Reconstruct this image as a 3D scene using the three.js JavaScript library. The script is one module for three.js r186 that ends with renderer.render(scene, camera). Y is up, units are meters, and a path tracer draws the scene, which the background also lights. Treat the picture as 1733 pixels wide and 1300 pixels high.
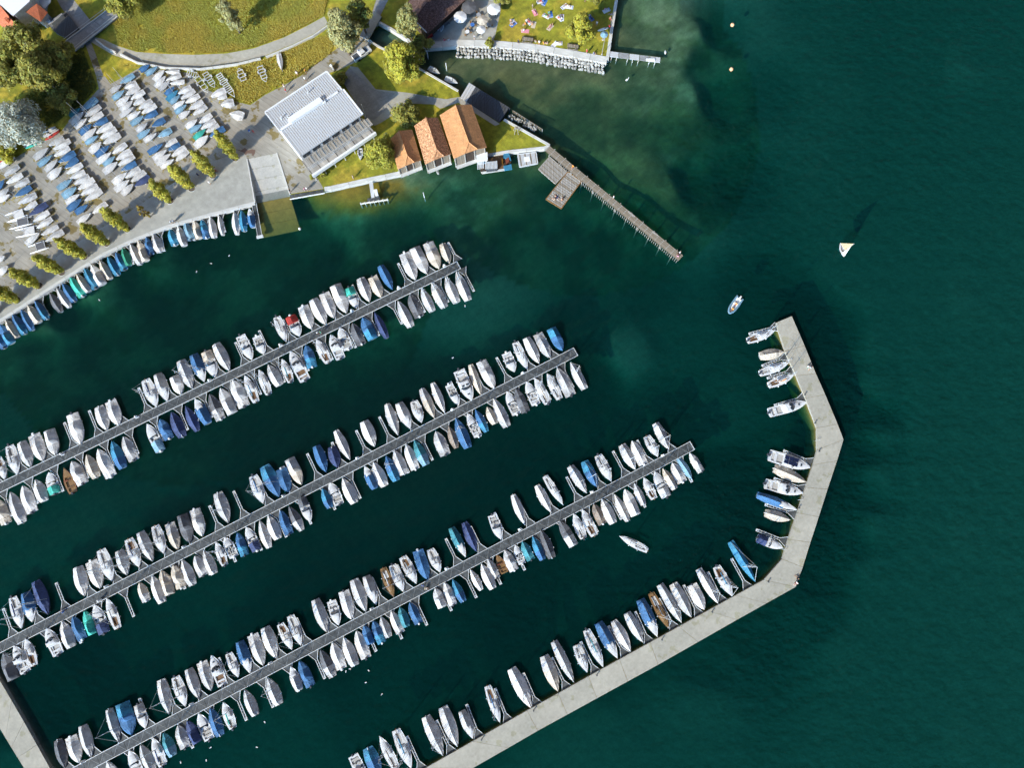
import * as THREE from 'three';
import { Sky } from 'three/addons/objects/Sky.js';
import { mergeGeometries, toCreasedNormals } from 'three/addons/utils/BufferGeometryUtils.js';
import { MarchingCubes } from 'three/addons/objects/MarchingCubes.js';
import { RoundedBoxGeometry } from 'three/addons/geometries/RoundedBoxGeometry.js';

// ---------------------------------------------------------------- camera, sky, sun, exposure
const scene = new THREE.Scene();
const FOCAL = 1200, EYE = 163, TILT = Math.atan(240 / FOCAL);          // photo pixels (1733 x 1300), metres, a drone looking almost straight down
const camera = new THREE.PerspectiveCamera(2 * Math.atan(650 / FOCAL) * 180 / Math.PI, 1733 / 1300, 1, 2000);
camera.up.set(0, 0, -1);
camera.position.set(0, EYE, 0);
camera.lookAt(0, 0, -EYE * Math.tan(TILT));
const SUN_ELEVATION = 27.5 * Math.PI / 180;
const sunDir = new THREE.Vector3(-0.62, 0, 0.785).normalize().multiplyScalar(Math.cos(SUN_ELEVATION)).setY(Math.sin(SUN_ELEVATION));
const sky = new Sky();
sky.name = 'sky';
sky.scale.setScalar(5000);
sky.material.uniforms.sunPosition.value.copy(sunDir);
sky.material.uniforms.turbidity.value = 8;
sky.material.uniforms.rayleigh.value = 0.6;
sky.material.uniforms.mieCoefficient.value = 0.004;
sky.userData.kind = 'structure';
scene.add(sky);
scene.environmentIntensity = 0.3;
const sun = new THREE.DirectionalLight(new THREE.Color(1, 0.875, 0.66), 4.3);
sun.position.copy(sunDir).multiplyScalar(300);
sun.castShadow = true;
sun.shadow.mapSize.set(4096, 4096);
Object.assign(sun.shadow.camera, { left: -170, right: 170, top: 150, bottom: -150, near: 1, far: 700 });
scene.add(sun, sun.target);
sun.target.position.set(0, 0, -25);
sun.position.add(sun.target.position);
const renderer = new THREE.WebGLRenderer({ antialias: true });
renderer.setSize(1024, 769);
renderer.shadowMap.enabled = true;
renderer.toneMapping = THREE.LinearToneMapping;
renderer.toneMappingExposure = 1.36;

// ---------------------------------------------------------------- helpers
function mulberry(a) { return () => { a |= 0; a = a + 0x6D2B79F5 | 0; let t = Math.imul(a ^ a >>> 15, 1 | a); t = t + Math.imul(t ^ t >>> 7, 61 | t) ^ t; return ((t ^ t >>> 14) >>> 0) / 4294967296; }; }
const rnd = mulberry(20240611);
const rr = (a, b) => a + (b - a) * rnd();
const lerp = (a, b, t) => a + (b - a) * t;
const clamp = (x, a = 0, b = 1) => Math.min(b, Math.max(a, x));
const smooth = (a, b, x) => { const t = clamp((x - a) / (b - a)); return t * t * (3 - 2 * t); };
const V = (x, y, z) => new THREE.Vector3(x, y, z);
const fwd = V(0, -Math.cos(TILT), -Math.sin(TILT)), upv = V(0, Math.sin(TILT), -Math.cos(TILT)).normalize();
// a photo pixel gives a direction; the surface it lies on (height y) gives the distance
function G(px, py, y = 0) {
  const a = (px - 866.5) / FOCAL, b = -(py - 650) / FOCAL;
  const d = V(fwd.x + a + upv.x * b, fwd.y + upv.y * b, fwd.z + upv.z * b);
  const t = (y - EYE) / d.y;
  return V(d.x * t, y, d.z * t);
}
const Z = 1733 / 300;                                   // many positions were read off enlargements of 300 x 225 pixel fields
const LAND = 1.0;                                       // height of the quays above the lake
const used = {};
function numbered(name) { used[name] = (used[name] ?? -1) + 1; return used[name] ? `${name}_${String(used[name]).padStart(3, '0')}` : name; }
function shade(o) { o.traverse(c => { if (c.isMesh) { c.castShadow = true; c.receiveShadow = true; } }); return o; }
function part(name, geometry, material, parent) {
  const m = new THREE.Mesh(geometry, material);
  m.name = name; m.castShadow = m.receiveShadow = true;
  parent.add(m);
  return m;
}
function thing(name, label, category, position, turn = 0, group) {
  const o = new THREE.Group();
  o.name = numbered(name); scene.add(o);
  if (position) o.position.copy(position);
  o.rotation.y = turn;
  o.userData = { label, category };
  if (group) o.userData.group = group;
  return o;
}
function structure(name, geometry, material) {
  const m = part(numbered(name), geometry, material, scene);
  m.userData = { kind: 'structure' };
  return m;
}
function box(w, h, d, x = 0, y = 0, z = 0, ry = 0) { const g = new THREE.BoxGeometry(w, h, d); if (ry) g.rotateY(ry); g.translate(x, y, z); return g; }
function cyl(r0, r1, h, x = 0, y = 0, z = 0, n = 8) { return new THREE.CylinderGeometry(r0, r1, h, n).translate(x, y, z); }
function bar(a, b, r, n = 6, r2 = r) {                   // a rod from a to b
  const d = b.clone().sub(a), g = new THREE.CylinderGeometry(r2, r, d.length(), n);
  g.applyQuaternion(new THREE.Quaternion().setFromUnitVectors(V(0, 1, 0), d.normalize()));
  return g.translate((a.x + b.x) / 2, (a.y + b.y) / 2, (a.z + b.z) / 2);
}
function plank(a, b, w, h) {                             // a board from a to b, w wide, h thick, lying flat
  const d = b.clone().sub(a), g = new THREE.BoxGeometry(w, h, Math.hypot(d.x, d.z));
  g.rotateX(-Math.atan2(d.y, Math.hypot(d.x, d.z))).rotateY(Math.atan2(d.x, d.z));
  return g.translate((a.x + b.x) / 2, (a.y + b.y) / 2, (a.z + b.z) / 2);
}
function merge(list) { return mergeGeometries(list.map(g => { const h = g.index ? g.toNonIndexed() : g; for (const k of Object.keys(h.attributes)) if (!['position', 'normal', 'uv'].includes(k)) h.deleteAttribute(k); return h; })); }
function polygons(list, n = 1, crease) {                 // faces given as lists of points, fanned; uv in metres along the face
  const p = [], uv = [];
  for (const f of list) {
    const e1 = f[1].clone().sub(f[0]).normalize(), nrm = e1.clone().cross(f[2].clone().sub(f[0])).normalize(), e2 = nrm.clone().cross(e1);
    for (let i = 1; i + 1 < f.length; i++) for (const v of [f[0], f[i], f[i + 1]]) { p.push(v.x, v.y, v.z); const d = v.clone().sub(f[0]); uv.push(d.dot(e1), d.dot(e2)); }
  }
  const g = new THREE.BufferGeometry();
  g.setAttribute('position', new THREE.Float32BufferAttribute(p, 3));
  g.setAttribute('uv', new THREE.Float32BufferAttribute(uv, 2));
  g.computeVertexNormals();
  return g;
}
function slab(points, top, bottom) {                     // a flat-topped body over a ground plan of world points; uv in metres
  const s = new THREE.Shape(points.map(p => new THREE.Vector2(p.x, -p.z)));
  const g = new THREE.ExtrudeGeometry(s, { depth: top - bottom, bevelEnabled: false });
  return g.rotateX(-Math.PI / 2).translate(0, bottom, 0);
}
const plan = (list, y) => list.map(([a, b]) => G(a, b, y));
const yaw = (from, to) => Math.atan2(to.x - from.x, to.z - from.z);          // turns +z towards "to"

// ---------------------------------------------------------------- noise and textures
const perm = new Uint8Array(512);
{ const r = mulberry(7), p = [...Array(256).keys()]; for (let i = 255; i > 0; i--) { const j = Math.floor(r() * (i + 1)); [p[i], p[j]] = [p[j], p[i]]; } for (let i = 0; i < 512; i++) perm[i] = p[i & 255]; }
function vn(x, y, w = 256) {                              // value noise that repeats every w cells
  const xi = Math.floor(x), yi = Math.floor(y), fx = x - xi, fy = y - yi;
  const u = fx * fx * (3 - 2 * fx), v = fy * fy * (3 - 2 * fy), m = (a) => ((a % w) + w) % w;
  const x0 = m(xi), x1 = m(xi + 1), y0 = m(yi), y1 = m(yi + 1);
  const h = (a, b) => perm[(perm[a & 255] + b) & 255] / 255;
  return lerp(lerp(h(x0, y0), h(x1, y0), u), lerp(h(x0, y1), h(x1, y1), u), v);
}
function fbm(x, y, w, oct = 4) { let s = 0, a = 0.5, t = 0; for (let i = 0; i < oct; i++) { s += a * vn(x, y, w); t += a; x *= 2; y *= 2; w *= 2; a *= 0.55; } return s / t; }
function texture(n, fill, srgb = true) {                  // fill(u, v) -> grey or [r, g, b] in 0..1
  const d = new Uint8Array(n * n * 4);
  for (let y = 0; y < n; y++) for (let x = 0; x < n; x++) {
    const c = fill(x / n, y / n), o = (y * n + x) * 4;
    if (typeof c === 'number') d[o] = d[o + 1] = d[o + 2] = clamp(c) * 255; else { d[o] = clamp(c[0]) * 255; d[o + 1] = clamp(c[1]) * 255; d[o + 2] = clamp(c[2]) * 255; }
    d[o + 3] = 255;
  }
  const t = new THREE.DataTexture(d, n, n);
  t.wrapS = t.wrapT = THREE.RepeatWrapping; t.magFilter = THREE.LinearFilter; t.minFilter = THREE.LinearMipmapLinearFilter; t.generateMipmaps = true;
  if (srgb) t.colorSpace = THREE.SRGBColorSpace;
  t.needsUpdate = true;
  return t;
}
function every(t, m, m2 = m) { const c = t.clone(); c.repeat.set(1 / m, 1 / m2); c.needsUpdate = true; return c; }   // repeats once in m metres
const hash = mulberry(99);
const grainN = texture(512, (u, v) => 0.80 + 0.14 * hash() + 0.18 * (fbm(u * 12, v * 12, 12, 5) - 0.4));            // fine grain with patches
const patchN = texture(512, (u, v) => { const a = fbm(u * 5, v * 5, 5, 6), b = fbm(u * 23 + 7, v * 23, 23, 4); return 0.86 + 0.22 * (a - 0.5) + 0.16 * (b - 0.5) + 0.06 * (hash() - 0.5); });
const grassT = texture(1024, (u, v) => {
  const a = fbm(u * 9, v * 9, 9, 5), b = fbm(u * 40 + 3, v * 40, 40, 3), c = hash();
  const dry = smooth(0.42, 0.66, a + 0.25 * (b - 0.5)), k = 0.95 + 0.42 * (b - 0.5) + 0.30 * (c - 0.5);
  return [lerp(0.58, 0.685, dry) * k, lerp(0.585, 0.62, dry) * k, lerp(0.18, 0.235, dry) * k];
});
const fabricT = texture(512, (u, v) => 0.90 + 0.24 * (fbm(u * 6, v * 6, 6, 5) - 0.5) - 0.14 * smooth(0.62, 0.75, fbm(u * 17 + 4, v * 9, 17, 4)) + 0.03 * hash());
const tileT = texture(512, (u, v) => { const row = Math.floor(v * 24), col = Math.floor(u * 24 + (row % 2) * 0.5); const k = perm[(perm[row] + col % 24) & 255] / 255; return 0.82 + 0.12 * k + 0.16 * (fbm(u * 8, v * 8, 8, 4) - 0.5) - ((v * 24) % 1 < 0.12 ? 0.16 : 0); });
const oldTileT = texture(512, (u, v) => { const row = Math.floor(v * 24), col = Math.floor(u * 24 + (row % 2) * 0.5); const k = perm[(perm[row * 3 & 255] + col % 24) & 255] / 255, n = fbm(u * 30, v * 30, 30, 3); const q = 0.66 + 0.26 * k + 0.5 * (n - 0.4) - ((v * 24) % 1 < 0.12 ? 0.2 : 0); return [q, q * lerp(0.86, 1.02, n), q * lerp(0.8, 1.1, n)]; });
const yardT = texture(1024, (u, v) => { const b = Math.floor(u * 20), k = perm[(b * 13) & 255] / 255, st = fbm(u * 5 + 2, v * 5, 5, 6), f = fbm(u * 60, v * 14 + b, 60, 3), cr = smooth(0.60, 0.70, fbm(u * 11 + 8, v * 11, 11, 5)); const q = 0.85 + 0.07 * (k - 0.5) + 0.20 * (st - 0.5) + 0.14 * (f - 0.5) - ((u * 20) % 1 < 0.07 ? 0.10 : 0) + 0.05 * (hash() - 0.5); return [q * lerp(1, 0.80, cr), q * lerp(1, 0.74, cr), q * lerp(1, 0.52, cr)]; });
const wornT = texture(1024, (u, v) => { const a = fbm(u * 4, v * 4, 4, 6), b = fbm(u * 31 + 7, v * 31, 31, 4), s = smooth(0.62, 0.72, fbm(u * 9 + 3, v * 9, 9, 5)); const q = 0.86 + 0.14 * (a - 0.5) + 0.12 * (b - 0.5) - 0.07 * s + 0.07 * (hash() - 0.5); return [q, q * 0.995, q * lerp(0.99, 0.93, s)]; });
const woodT = texture(512, (u, v) => { const b = Math.floor(u * 16), k = perm[b * 7 & 255] / 255; return 0.62 + 0.2 * k + 0.3 * (fbm(u * 64, v * 5 + b * 3, 64, 4) - 0.5) - ((u * 16) % 1 < 0.07 ? 0.35 : 0); });
const gratingT = texture(256, (u, v) => 0.55 + 0.35 * (fbm(u * 7, v * 7, 7, 4) - 0.5) + 0.22 * (hash() - 0.5));
const std = (o) => new THREE.MeshStandardMaterial(o);
const lin = (r, g, b) => new THREE.Color().setRGB(r, g, b);
const M = {
  grass: std({ color: lin(1.0, 0.95, 0.75), map: every(grassT, 42), bumpMap: every(patchN, 2.6), bumpScale: 0.12, roughness: 1 }),
  tuft: std({ color: lin(0.54, 0.45, 0.085), roughness: 1, side: THREE.DoubleSide }),
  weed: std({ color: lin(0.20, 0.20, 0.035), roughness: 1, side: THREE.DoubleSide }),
  asphalt: std({ color: lin(0.48, 0.44, 0.36), map: (() => { const t = every(yardT, 24); t.rotation = 0.95; return t; })(), bumpMap: every(grainN, 3), bumpScale: 0.015, roughness: 0.95 }),
  promenade: std({ color: lin(0.51, 0.49, 0.42), map: every(grainN, 13), roughness: 0.9 }),
  concrete: std({ color: lin(0.60, 0.565, 0.455), map: every(wornT, 17), bumpMap: every(grainN, 2), bumpScale: 0.008, roughness: 0.9 }),
  concrete2: std({ color: lin(0.575, 0.545, 0.44), map: every(wornT, 13), bumpMap: every(grainN, 2), bumpScale: 0.008, roughness: 0.9 }),
  paleConcrete: std({ color: lin(0.82, 0.80, 0.72), map: every(patchN, 8), roughness: 0.85 }),
  kerb: std({ color: lin(0.78, 0.76, 0.69), map: every(grainN, 5), roughness: 0.85 }),
  paving: std({ color: lin(0.42, 0.42, 0.41), map: every(patchN, 8), roughness: 0.9 }),
  darkDeck: std({ color: lin(0.14, 0.15, 0.165), map: every(woodT, 3), roughness: 0.85 }),
  grating: std({ color: lin(0.30, 0.32, 0.31), map: every(gratingT, 4), roughness: 0.7, metalness: 0.2 }),
  grating2: std({ color: lin(0.25, 0.275, 0.275), map: every(gratingT, 3), roughness: 0.7, metalness: 0.2 }),
  galvanised: std({ color: lin(0.66, 0.67, 0.65), roughness: 0.6, metalness: 0.1 }),
  steelDark: std({ color: lin(0.10, 0.11, 0.12), roughness: 0.6, metalness: 0.3 }),
  mast: std({ color: lin(0.72, 0.73, 0.74), roughness: 0.4, metalness: 0.4 }),
  woodGrey: std({ color: lin(0.58, 0.475, 0.34), map: every(woodT, 2.2), roughness: 0.95 }),
  woodPale: std({ color: lin(0.78, 0.71, 0.60), map: every(woodT, 2.2), roughness: 0.95 }),
  woodWarm: std({ color: lin(0.50, 0.26, 0.08), map: every(woodT, 2.2), roughness: 0.8 }),
  woodDark: std({ color: lin(0.13, 0.085, 0.055), map: every(woodT, 3), roughness: 0.95 }),
  bark: std({ color: lin(0.16, 0.12, 0.085), map: every(grainN, 1.5), roughness: 1 }),
  roofTile: std({ color: lin(0.84, 0.40, 0.16), map: every(tileT, 6), bumpMap: every(tileT, 6), bumpScale: 0.05, roughness: 0.9 }),
  roofRed: std({ color: lin(0.70, 0.20, 0.09), map: every(tileT, 6), bumpMap: every(tileT, 6), bumpScale: 0.05, roughness: 0.9 }),
  roofOld: std({ color: lin(0.86, 0.50, 0.235), map: every(oldTileT, 6), bumpMap: every(oldTileT, 6), bumpScale: 0.05, roughness: 0.95 }),
  roofBrown: std({ color: lin(0.20, 0.13, 0.105), map: every(oldTileT, 7), roughness: 0.95 }),
  roofMetal: std({ color: lin(0.60, 0.60, 0.585), roughness: 0.6, metalness: 0.1 }),
  plaster: std({ color: lin(0.80, 0.79, 0.76), map: every(grainN, 4), roughness: 0.9 }),
  white: std({ color: lin(0.82, 0.82, 0.80), roughness: 0.45 }),
  stone: std({ color: lin(0.56, 0.54, 0.48), map: every(patchN, 3), roughness: 0.95 }),
  stone2: std({ color: lin(0.36, 0.35, 0.31), map: every(patchN, 3), roughness: 0.95 }),
  stone3: std({ color: lin(0.62, 0.60, 0.53), map: every(patchN, 3), roughness: 0.95 }),
  rubber: std({ color: lin(0.03, 0.03, 0.032), roughness: 0.9 }),
  glass: std({ color: lin(0.025, 0.035, 0.045), roughness: 0.08 }),
  engine: std({ color: lin(0.06, 0.065, 0.075), roughness: 0.35 }),
  hullWhite: new THREE.MeshPhysicalMaterial({ color: lin(0.80, 0.80, 0.78), roughness: 0.35, clearcoat: 0.4, clearcoatRoughness: 0.2 }),
  deckWhite: std({ color: lin(0.78, 0.775, 0.75), map: every(fabricT, 1.3), roughness: 0.6 }),
  cockpit: std({ color: lin(0.42, 0.40, 0.36), roughness: 0.8 }),
  teak: std({ color: lin(0.36, 0.185, 0.075), map: every(woodT, 1), roughness: 0.7 }),
  varnish: new THREE.MeshPhysicalMaterial({ color: lin(0.50, 0.28, 0.10), map: every(woodT, 1), roughness: 0.4, clearcoat: 0.7 }),
  mahogany: new THREE.MeshPhysicalMaterial({ color: lin(0.20, 0.045, 0.02), roughness: 0.4, clearcoat: 0.7 }),
  orange: std({ color: lin(0.85, 0.30, 0.02), roughness: 0.6 }),
  red: std({ color: lin(0.60, 0.05, 0.03), roughness: 0.6 }),
  roofPan: std({ color: lin(0.52, 0.52, 0.51), roughness: 0.6, metalness: 0.1 }),
  algae: std({ color: lin(0.62, 0.42, 0.09), map: every(patchN, 4), roughness: 1 }),
  ramp: std({ color: lin(0.64, 0.62, 0.55), map: every(wornT, 9), roughness: 0.9 }),
  deckLine: std({ color: lin(0.40, 0.41, 0.40), roughness: 0.7 }),
  solar: new THREE.MeshPhysicalMaterial({ color: lin(0.015, 0.02, 0.05), roughness: 0.25, clearcoat: 0.6 }),
};
const COLOURS = {                                        // letter -> [word, linear colour]
  w: ['white', [0.80, 0.77, 0.715]], g: ['light grey', [0.60, 0.585, 0.555]], d: ['charcoal grey', [0.15, 0.15, 0.155]], b: ['blue', [0.055, 0.17, 0.345]],
  n: ['navy blue', [0.05, 0.075, 0.18]], t: ['teal', [0.06, 0.28, 0.32]], s: ['pale blue', [0.24, 0.42, 0.53]], k: ['cream', [0.70, 0.61, 0.48]],
  o: ['brown', [0.30, 0.24, 0.185]], G: ['green', [0.03, 0.27, 0.16]], R: ['red', [0.55, 0.05, 0.035]], B: ['bright turquoise blue', [0.05, 0.26, 0.41]], e: ['mint green', [0.06, 0.52, 0.40]],
};
const cloth = {};
for (const k in COLOURS) cloth[k] = [0.92, 1.0, 1.08].map(f => std({ color: lin(...COLOURS[k][1].map(c => Math.min(0.9, c * f))), map: every(fabricT, 3.1 + f), bumpMap: every(fabricT, 1.4), bumpScale: 0.03, roughness: 0.8 }));
const tarp = (k, i) => cloth[k][i % 3];

// ---------------------------------------------------------------- the lake: bed, water
const BED = [ [575, 372, 6], [545, 385, 7.5], [605, 375, 5.5], [660, 372, 6], [700, 380, 6.5], [1445, 700, 9.50], [1460, 760, 9.50], [1440, 820, 9.50], [1410, 900, 9.50], [1385, 980, 9.00], [1300, 1060, 8.00], [1200, 1120, 7.50], [1380, 560, 9.00], [1410, 630, 9.50], [1480, 700, 8.50], [1470, 830, 8.00], [1440, 910, 8.00], [1390, 1030, 7.50], [1430, 560, 8.00], // photo pixel, depth in metres; dark harbour and brighter open lake are shaped in by depth
  [600, 325, 0.25], [560, 330, 0.30], [660, 312, 0.30], [580, 336, 0.50], [625, 334, 0.50], [650, 326, 0.40], [600, 344, 0.90], [565, 346, 1.00], [640, 342, 1.00], [530, 338, 0.80], [680, 320, 0.80], [690, 305, 0.70], [620, 350, 1.90], [560, 360, 3.20], [690, 345, 3.20], [640, 385, 6.00], [730, 300, 1.60], [780, 290, 1.90], [780, 330, 3.57], [860, 300, 2.60], [920, 265, 1.10],
  [820, 350, 3.31], [780, 380, 3.57], [860, 330, 3.06], [870, 400, 6.00], [930, 330, 5.00], [710, 420, 8.00], [560, 420, 9.00], [470, 400, 6.50], [520, 360, 5.50], [500, 440, 8.00],
  [430, 400, 6.00], [350, 430, 7.00], [250, 440, 4.50], [130, 492, 2.40], [60, 545, 2.40], [190, 450, 2.40], [20, 600, 5.00], [130, 530, 7.00], [60, 590, 7.00], [230, 470, 7.00], [60, 640, 7.00], [150, 600, 8.00], [300, 520, 9.00], [0, 700, 7.00], [200, 700, 8.00],
  [780, 100, 0.56], [850, 100, 0.56], [950, 115, 0.62], [1010, 125, 0.81], [800, 130, 0.81], [870, 140, 0.87], [930, 160, 1.18], [820, 180, 1.18], [760, 110, 0.74], [900, 130, 0.81], [1000, 170, 2.05], [880, 200, 1.74], [950, 210, 2.11], [1060, 130, 1.58], [1010, 230, 2.59],
  [1060, 20, 0.73], [1060, 60, 0.79], [1120, 20, 0.66], [1120, 60, 0.73], [1155, 10, 0.86], [1150, 80, 0.92], [1165, 40, 1.06], [1130, 130, 1.12], [1090, 100, 1.06], [1160, 160, 1.98], [1080, 170, 1.91], [1190, 20, 3.40], [1195, 110, 4.20], [1215, 50, 6.00], [1215, 160, 6.50],
  [1050, 270, 1.58], [1090, 290, 1.51], [1120, 310, 1.87], [1020, 255, 1.87], [1070, 280, 1.44], [1100, 310, 1.80], [1140, 240, 2.88], [1060, 210, 2.59], [1170, 300, 6.00], [1000, 300, 5.20], [1080, 350, 6.00], [960, 390, 7.00], [1010, 420, 7.00],
  [1065, 590, 5.20], [1000, 520, 7.50], [1100, 480, 8.00], [1150, 560, 7.00], [1000, 640, 11.00], [1130, 680, 8.00], [1230, 700, 7.00], [900, 800, 13.00], [700, 700, 13.00], [500, 750, 12.00], [300, 900, 8.00], [100, 900, 6.80], [600, 1000, 12.00], [900, 1000, 12.00],
  [200, 1100, 9.00], [60, 1220, 11.00], [450, 1250, 7.20], [700, 1150, 9.00], [1000, 1050, 9.00], [1200, 900, 8.50], [1250, 800, 11.00], [1250, 300, 7.40], [1300, 500, 8.50], [1300, 150, 6.20], [1450, 150, 5.40], [1450, 450, 5.80], [1500, 800, 5.70], [1450, 1100, 5.70],
  [1200, 1200, 5.90], [1000, 1280, 6.00], [1650, 100, 4.70], [1650, 500, 5.00], [1650, 900, 5.10], [1650, 1250, 5.10], [1900, 600, 4.70], [1400, 0, 5.40], [1900, 0, 4.50], [1900, 1300, 4.90], [30, 1290, 6.00], [0, -200, 2.00], [800, -200, 2.00],
].map(([a, b, d]) => { const p = G(a, b, -d * 0.7); return [p.x, p.z, d]; });
for (let x = 1500; x <= 2000; x += 80) for (let y = -150; y <= 1450; y += 80) { const p = G(x, y, -3.5); BED.push([p.x, p.z, 5.7 - 0.0022 * (x - 1500)]); }  // even shelf added under the open lake to keep its water bright
function depthAt(x, z) {
  let s = 0, t = 0;
  for (const [a, b, d] of BED) { const q = (x - a) ** 2 + (z - b) ** 2, w = 1 / (q * q + 60); s += w * d; t += w; }
  const n = fbm(x * 0.09 + 40, z * 0.09 + 40, 256, 4) - 0.5;
  return (s / t) * (1 + 0.5 * n * smooth(4.4, 2.5, s / t));
}
{
  const xs = [], zs = [];
  for (let x = -340; x <= 340; x += (x >= -125 && x < 125) ? 1.1 : 12) xs.push(x);
  for (let z = -300; z <= 260; z += (z >= -135 && z < 75) ? 1.1 : 12) zs.push(z);
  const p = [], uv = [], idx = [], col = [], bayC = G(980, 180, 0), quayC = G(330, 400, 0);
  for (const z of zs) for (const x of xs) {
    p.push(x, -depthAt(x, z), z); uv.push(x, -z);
    // what covers the bed: marl, brown stones and weed in patches; outside, pale colour added to brighten the lake
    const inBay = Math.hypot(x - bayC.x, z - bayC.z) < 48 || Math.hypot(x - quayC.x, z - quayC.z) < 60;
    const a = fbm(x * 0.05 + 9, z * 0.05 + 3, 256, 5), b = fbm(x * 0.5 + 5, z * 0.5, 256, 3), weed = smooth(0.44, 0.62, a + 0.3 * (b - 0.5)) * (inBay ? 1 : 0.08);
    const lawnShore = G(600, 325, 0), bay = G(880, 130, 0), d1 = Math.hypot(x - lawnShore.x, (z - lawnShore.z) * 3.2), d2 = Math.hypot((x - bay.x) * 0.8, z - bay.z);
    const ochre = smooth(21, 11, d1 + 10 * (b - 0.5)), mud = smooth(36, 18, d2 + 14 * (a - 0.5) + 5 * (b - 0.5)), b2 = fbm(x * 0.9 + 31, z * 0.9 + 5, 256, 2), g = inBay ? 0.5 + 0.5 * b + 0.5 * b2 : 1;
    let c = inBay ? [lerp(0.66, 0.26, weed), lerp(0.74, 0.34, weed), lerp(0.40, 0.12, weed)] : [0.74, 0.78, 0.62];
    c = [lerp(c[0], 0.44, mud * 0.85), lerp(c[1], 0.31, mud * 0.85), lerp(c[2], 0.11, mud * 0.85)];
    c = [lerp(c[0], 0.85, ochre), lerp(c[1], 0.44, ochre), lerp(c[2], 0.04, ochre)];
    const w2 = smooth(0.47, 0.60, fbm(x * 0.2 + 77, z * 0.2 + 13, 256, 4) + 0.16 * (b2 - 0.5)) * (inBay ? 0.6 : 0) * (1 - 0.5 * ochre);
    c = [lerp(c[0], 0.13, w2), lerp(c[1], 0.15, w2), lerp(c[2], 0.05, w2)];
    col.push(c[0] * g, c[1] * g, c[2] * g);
  }
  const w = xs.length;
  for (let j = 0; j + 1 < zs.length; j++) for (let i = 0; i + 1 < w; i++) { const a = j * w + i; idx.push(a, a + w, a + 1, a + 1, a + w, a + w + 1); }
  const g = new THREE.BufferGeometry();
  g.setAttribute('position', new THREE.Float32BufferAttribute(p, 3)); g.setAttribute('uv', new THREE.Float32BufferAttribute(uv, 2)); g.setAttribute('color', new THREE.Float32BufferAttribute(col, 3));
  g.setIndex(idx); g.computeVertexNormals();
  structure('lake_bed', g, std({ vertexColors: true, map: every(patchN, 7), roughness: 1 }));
}
{
  // ripples: a relief of the lake's surface, calmer inside the harbour
  const N = 2048, SPAN = 330, d = new Uint8Array(N * N * 4);
  const tip = G(1160, 540, 0);
  for (let y = 0; y < N; y++) for (let x = 0; x < N; x++) {
    const u = x / N, v = y / N, wx = (u - 0.5) * SPAN, wz = -(v - 0.5) * SPAN;
    const gust = fbm(u * 9, v * 9, 9, 4), open = 0.35 + 0.65 * smooth(-30, 55, wx - tip.x + 20 * (gust - 0.5)) ;
    const s = (u * 0.93 + v * 0.37), q = (v * 0.93 - u * 0.37);
    const a = vn(u * 170 + 3, v * 300, 4096), b = vn(s * 420, q * 700 + 9, 4096), c = vn(u * 900, v * 1000, 4096), e = vn(s * 60 + 5, q * 150, 4096);
    const h = 0.5 + open * (0.4 + 1.2 * gust) * (0.34 * (a - 0.5) + 0.22 * (b - 0.5) + 0.10 * (c - 0.5) + 0.42 * (e - 0.5));
    const o = (y * N + x) * 4; d[o] = d[o + 1] = d[o + 2] = clamp(h) * 255; d[o + 3] = 255;
  }
  const t = new THREE.DataTexture(d, N, N);
  t.wrapS = t.wrapT = THREE.MirroredRepeatWrapping; t.magFilter = THREE.LinearFilter; t.needsUpdate = true;
  t.repeat.set(1 / SPAN, 1 / SPAN); t.offset.set(0.5, 0.5);
  const g = new THREE.BoxGeometry(670, 30, 550).translate(0, -15, -20);
  const uv = g.attributes.uv, ps = g.attributes.position;
  for (let i = 0; i < uv.count; i++) uv.setXY(i, ps.getX(i), -ps.getZ(i));
  const m = structure('lake_water', g, new THREE.MeshPhysicalMaterial({
    color: lin(0.002, 0.042, 0.037), specularIntensity: 0.4, roughness: 0.12, ior: 1.36, transparent: true, opacity: 0.31, thickness: 1,
    attenuationColor: lin(0.76, 0.875, 0.868), attenuationDistance: 1, bumpMap: t, bumpScale: 0.75,
  }));
  m.castShadow = false;
}

// ---------------------------------------------------------------- the land
const shore = [[-260, 700], [-100, 612], [0, 544], [45, 514.5], [90, 485], [132, 458], [173, 432], [225, 407], [280, 385], [349, 365.5], [432, 343.5], [418.5, 269], [468.7, 259], [490, 329], [548, 320], [560, 318.5], [620.6, 305], [684, 292],
  [690, 278], [708, 272], [725, 270], [760, 262], [790, 268], [806, 266], [860, 257], [921, 250.5], [931, 246], [853, 202.5], [845, 208], [778, 164], [776, 154], [701, 110.5], [676, 96], [640, 78], [612, 60], [622, 45], [640, 36], [662, 48], [690, 66], [704, 84], [721, 79], [775, 74], [830, 75.5], [905, 83], [970, 93], [1027, 103], [1033, 60], [1042.6, 0], [1060, -120], [1080, -300], [300, -420], [-500, -300]];
structure('land', slab(plan(shore, LAND), LAND, -3.2), M.grass);
function sheet(name, px, material, lift = 0.004, base = LAND) { return structure(name, slab(plan(px, base), base + lift, base - 0.2), material); }
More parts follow.
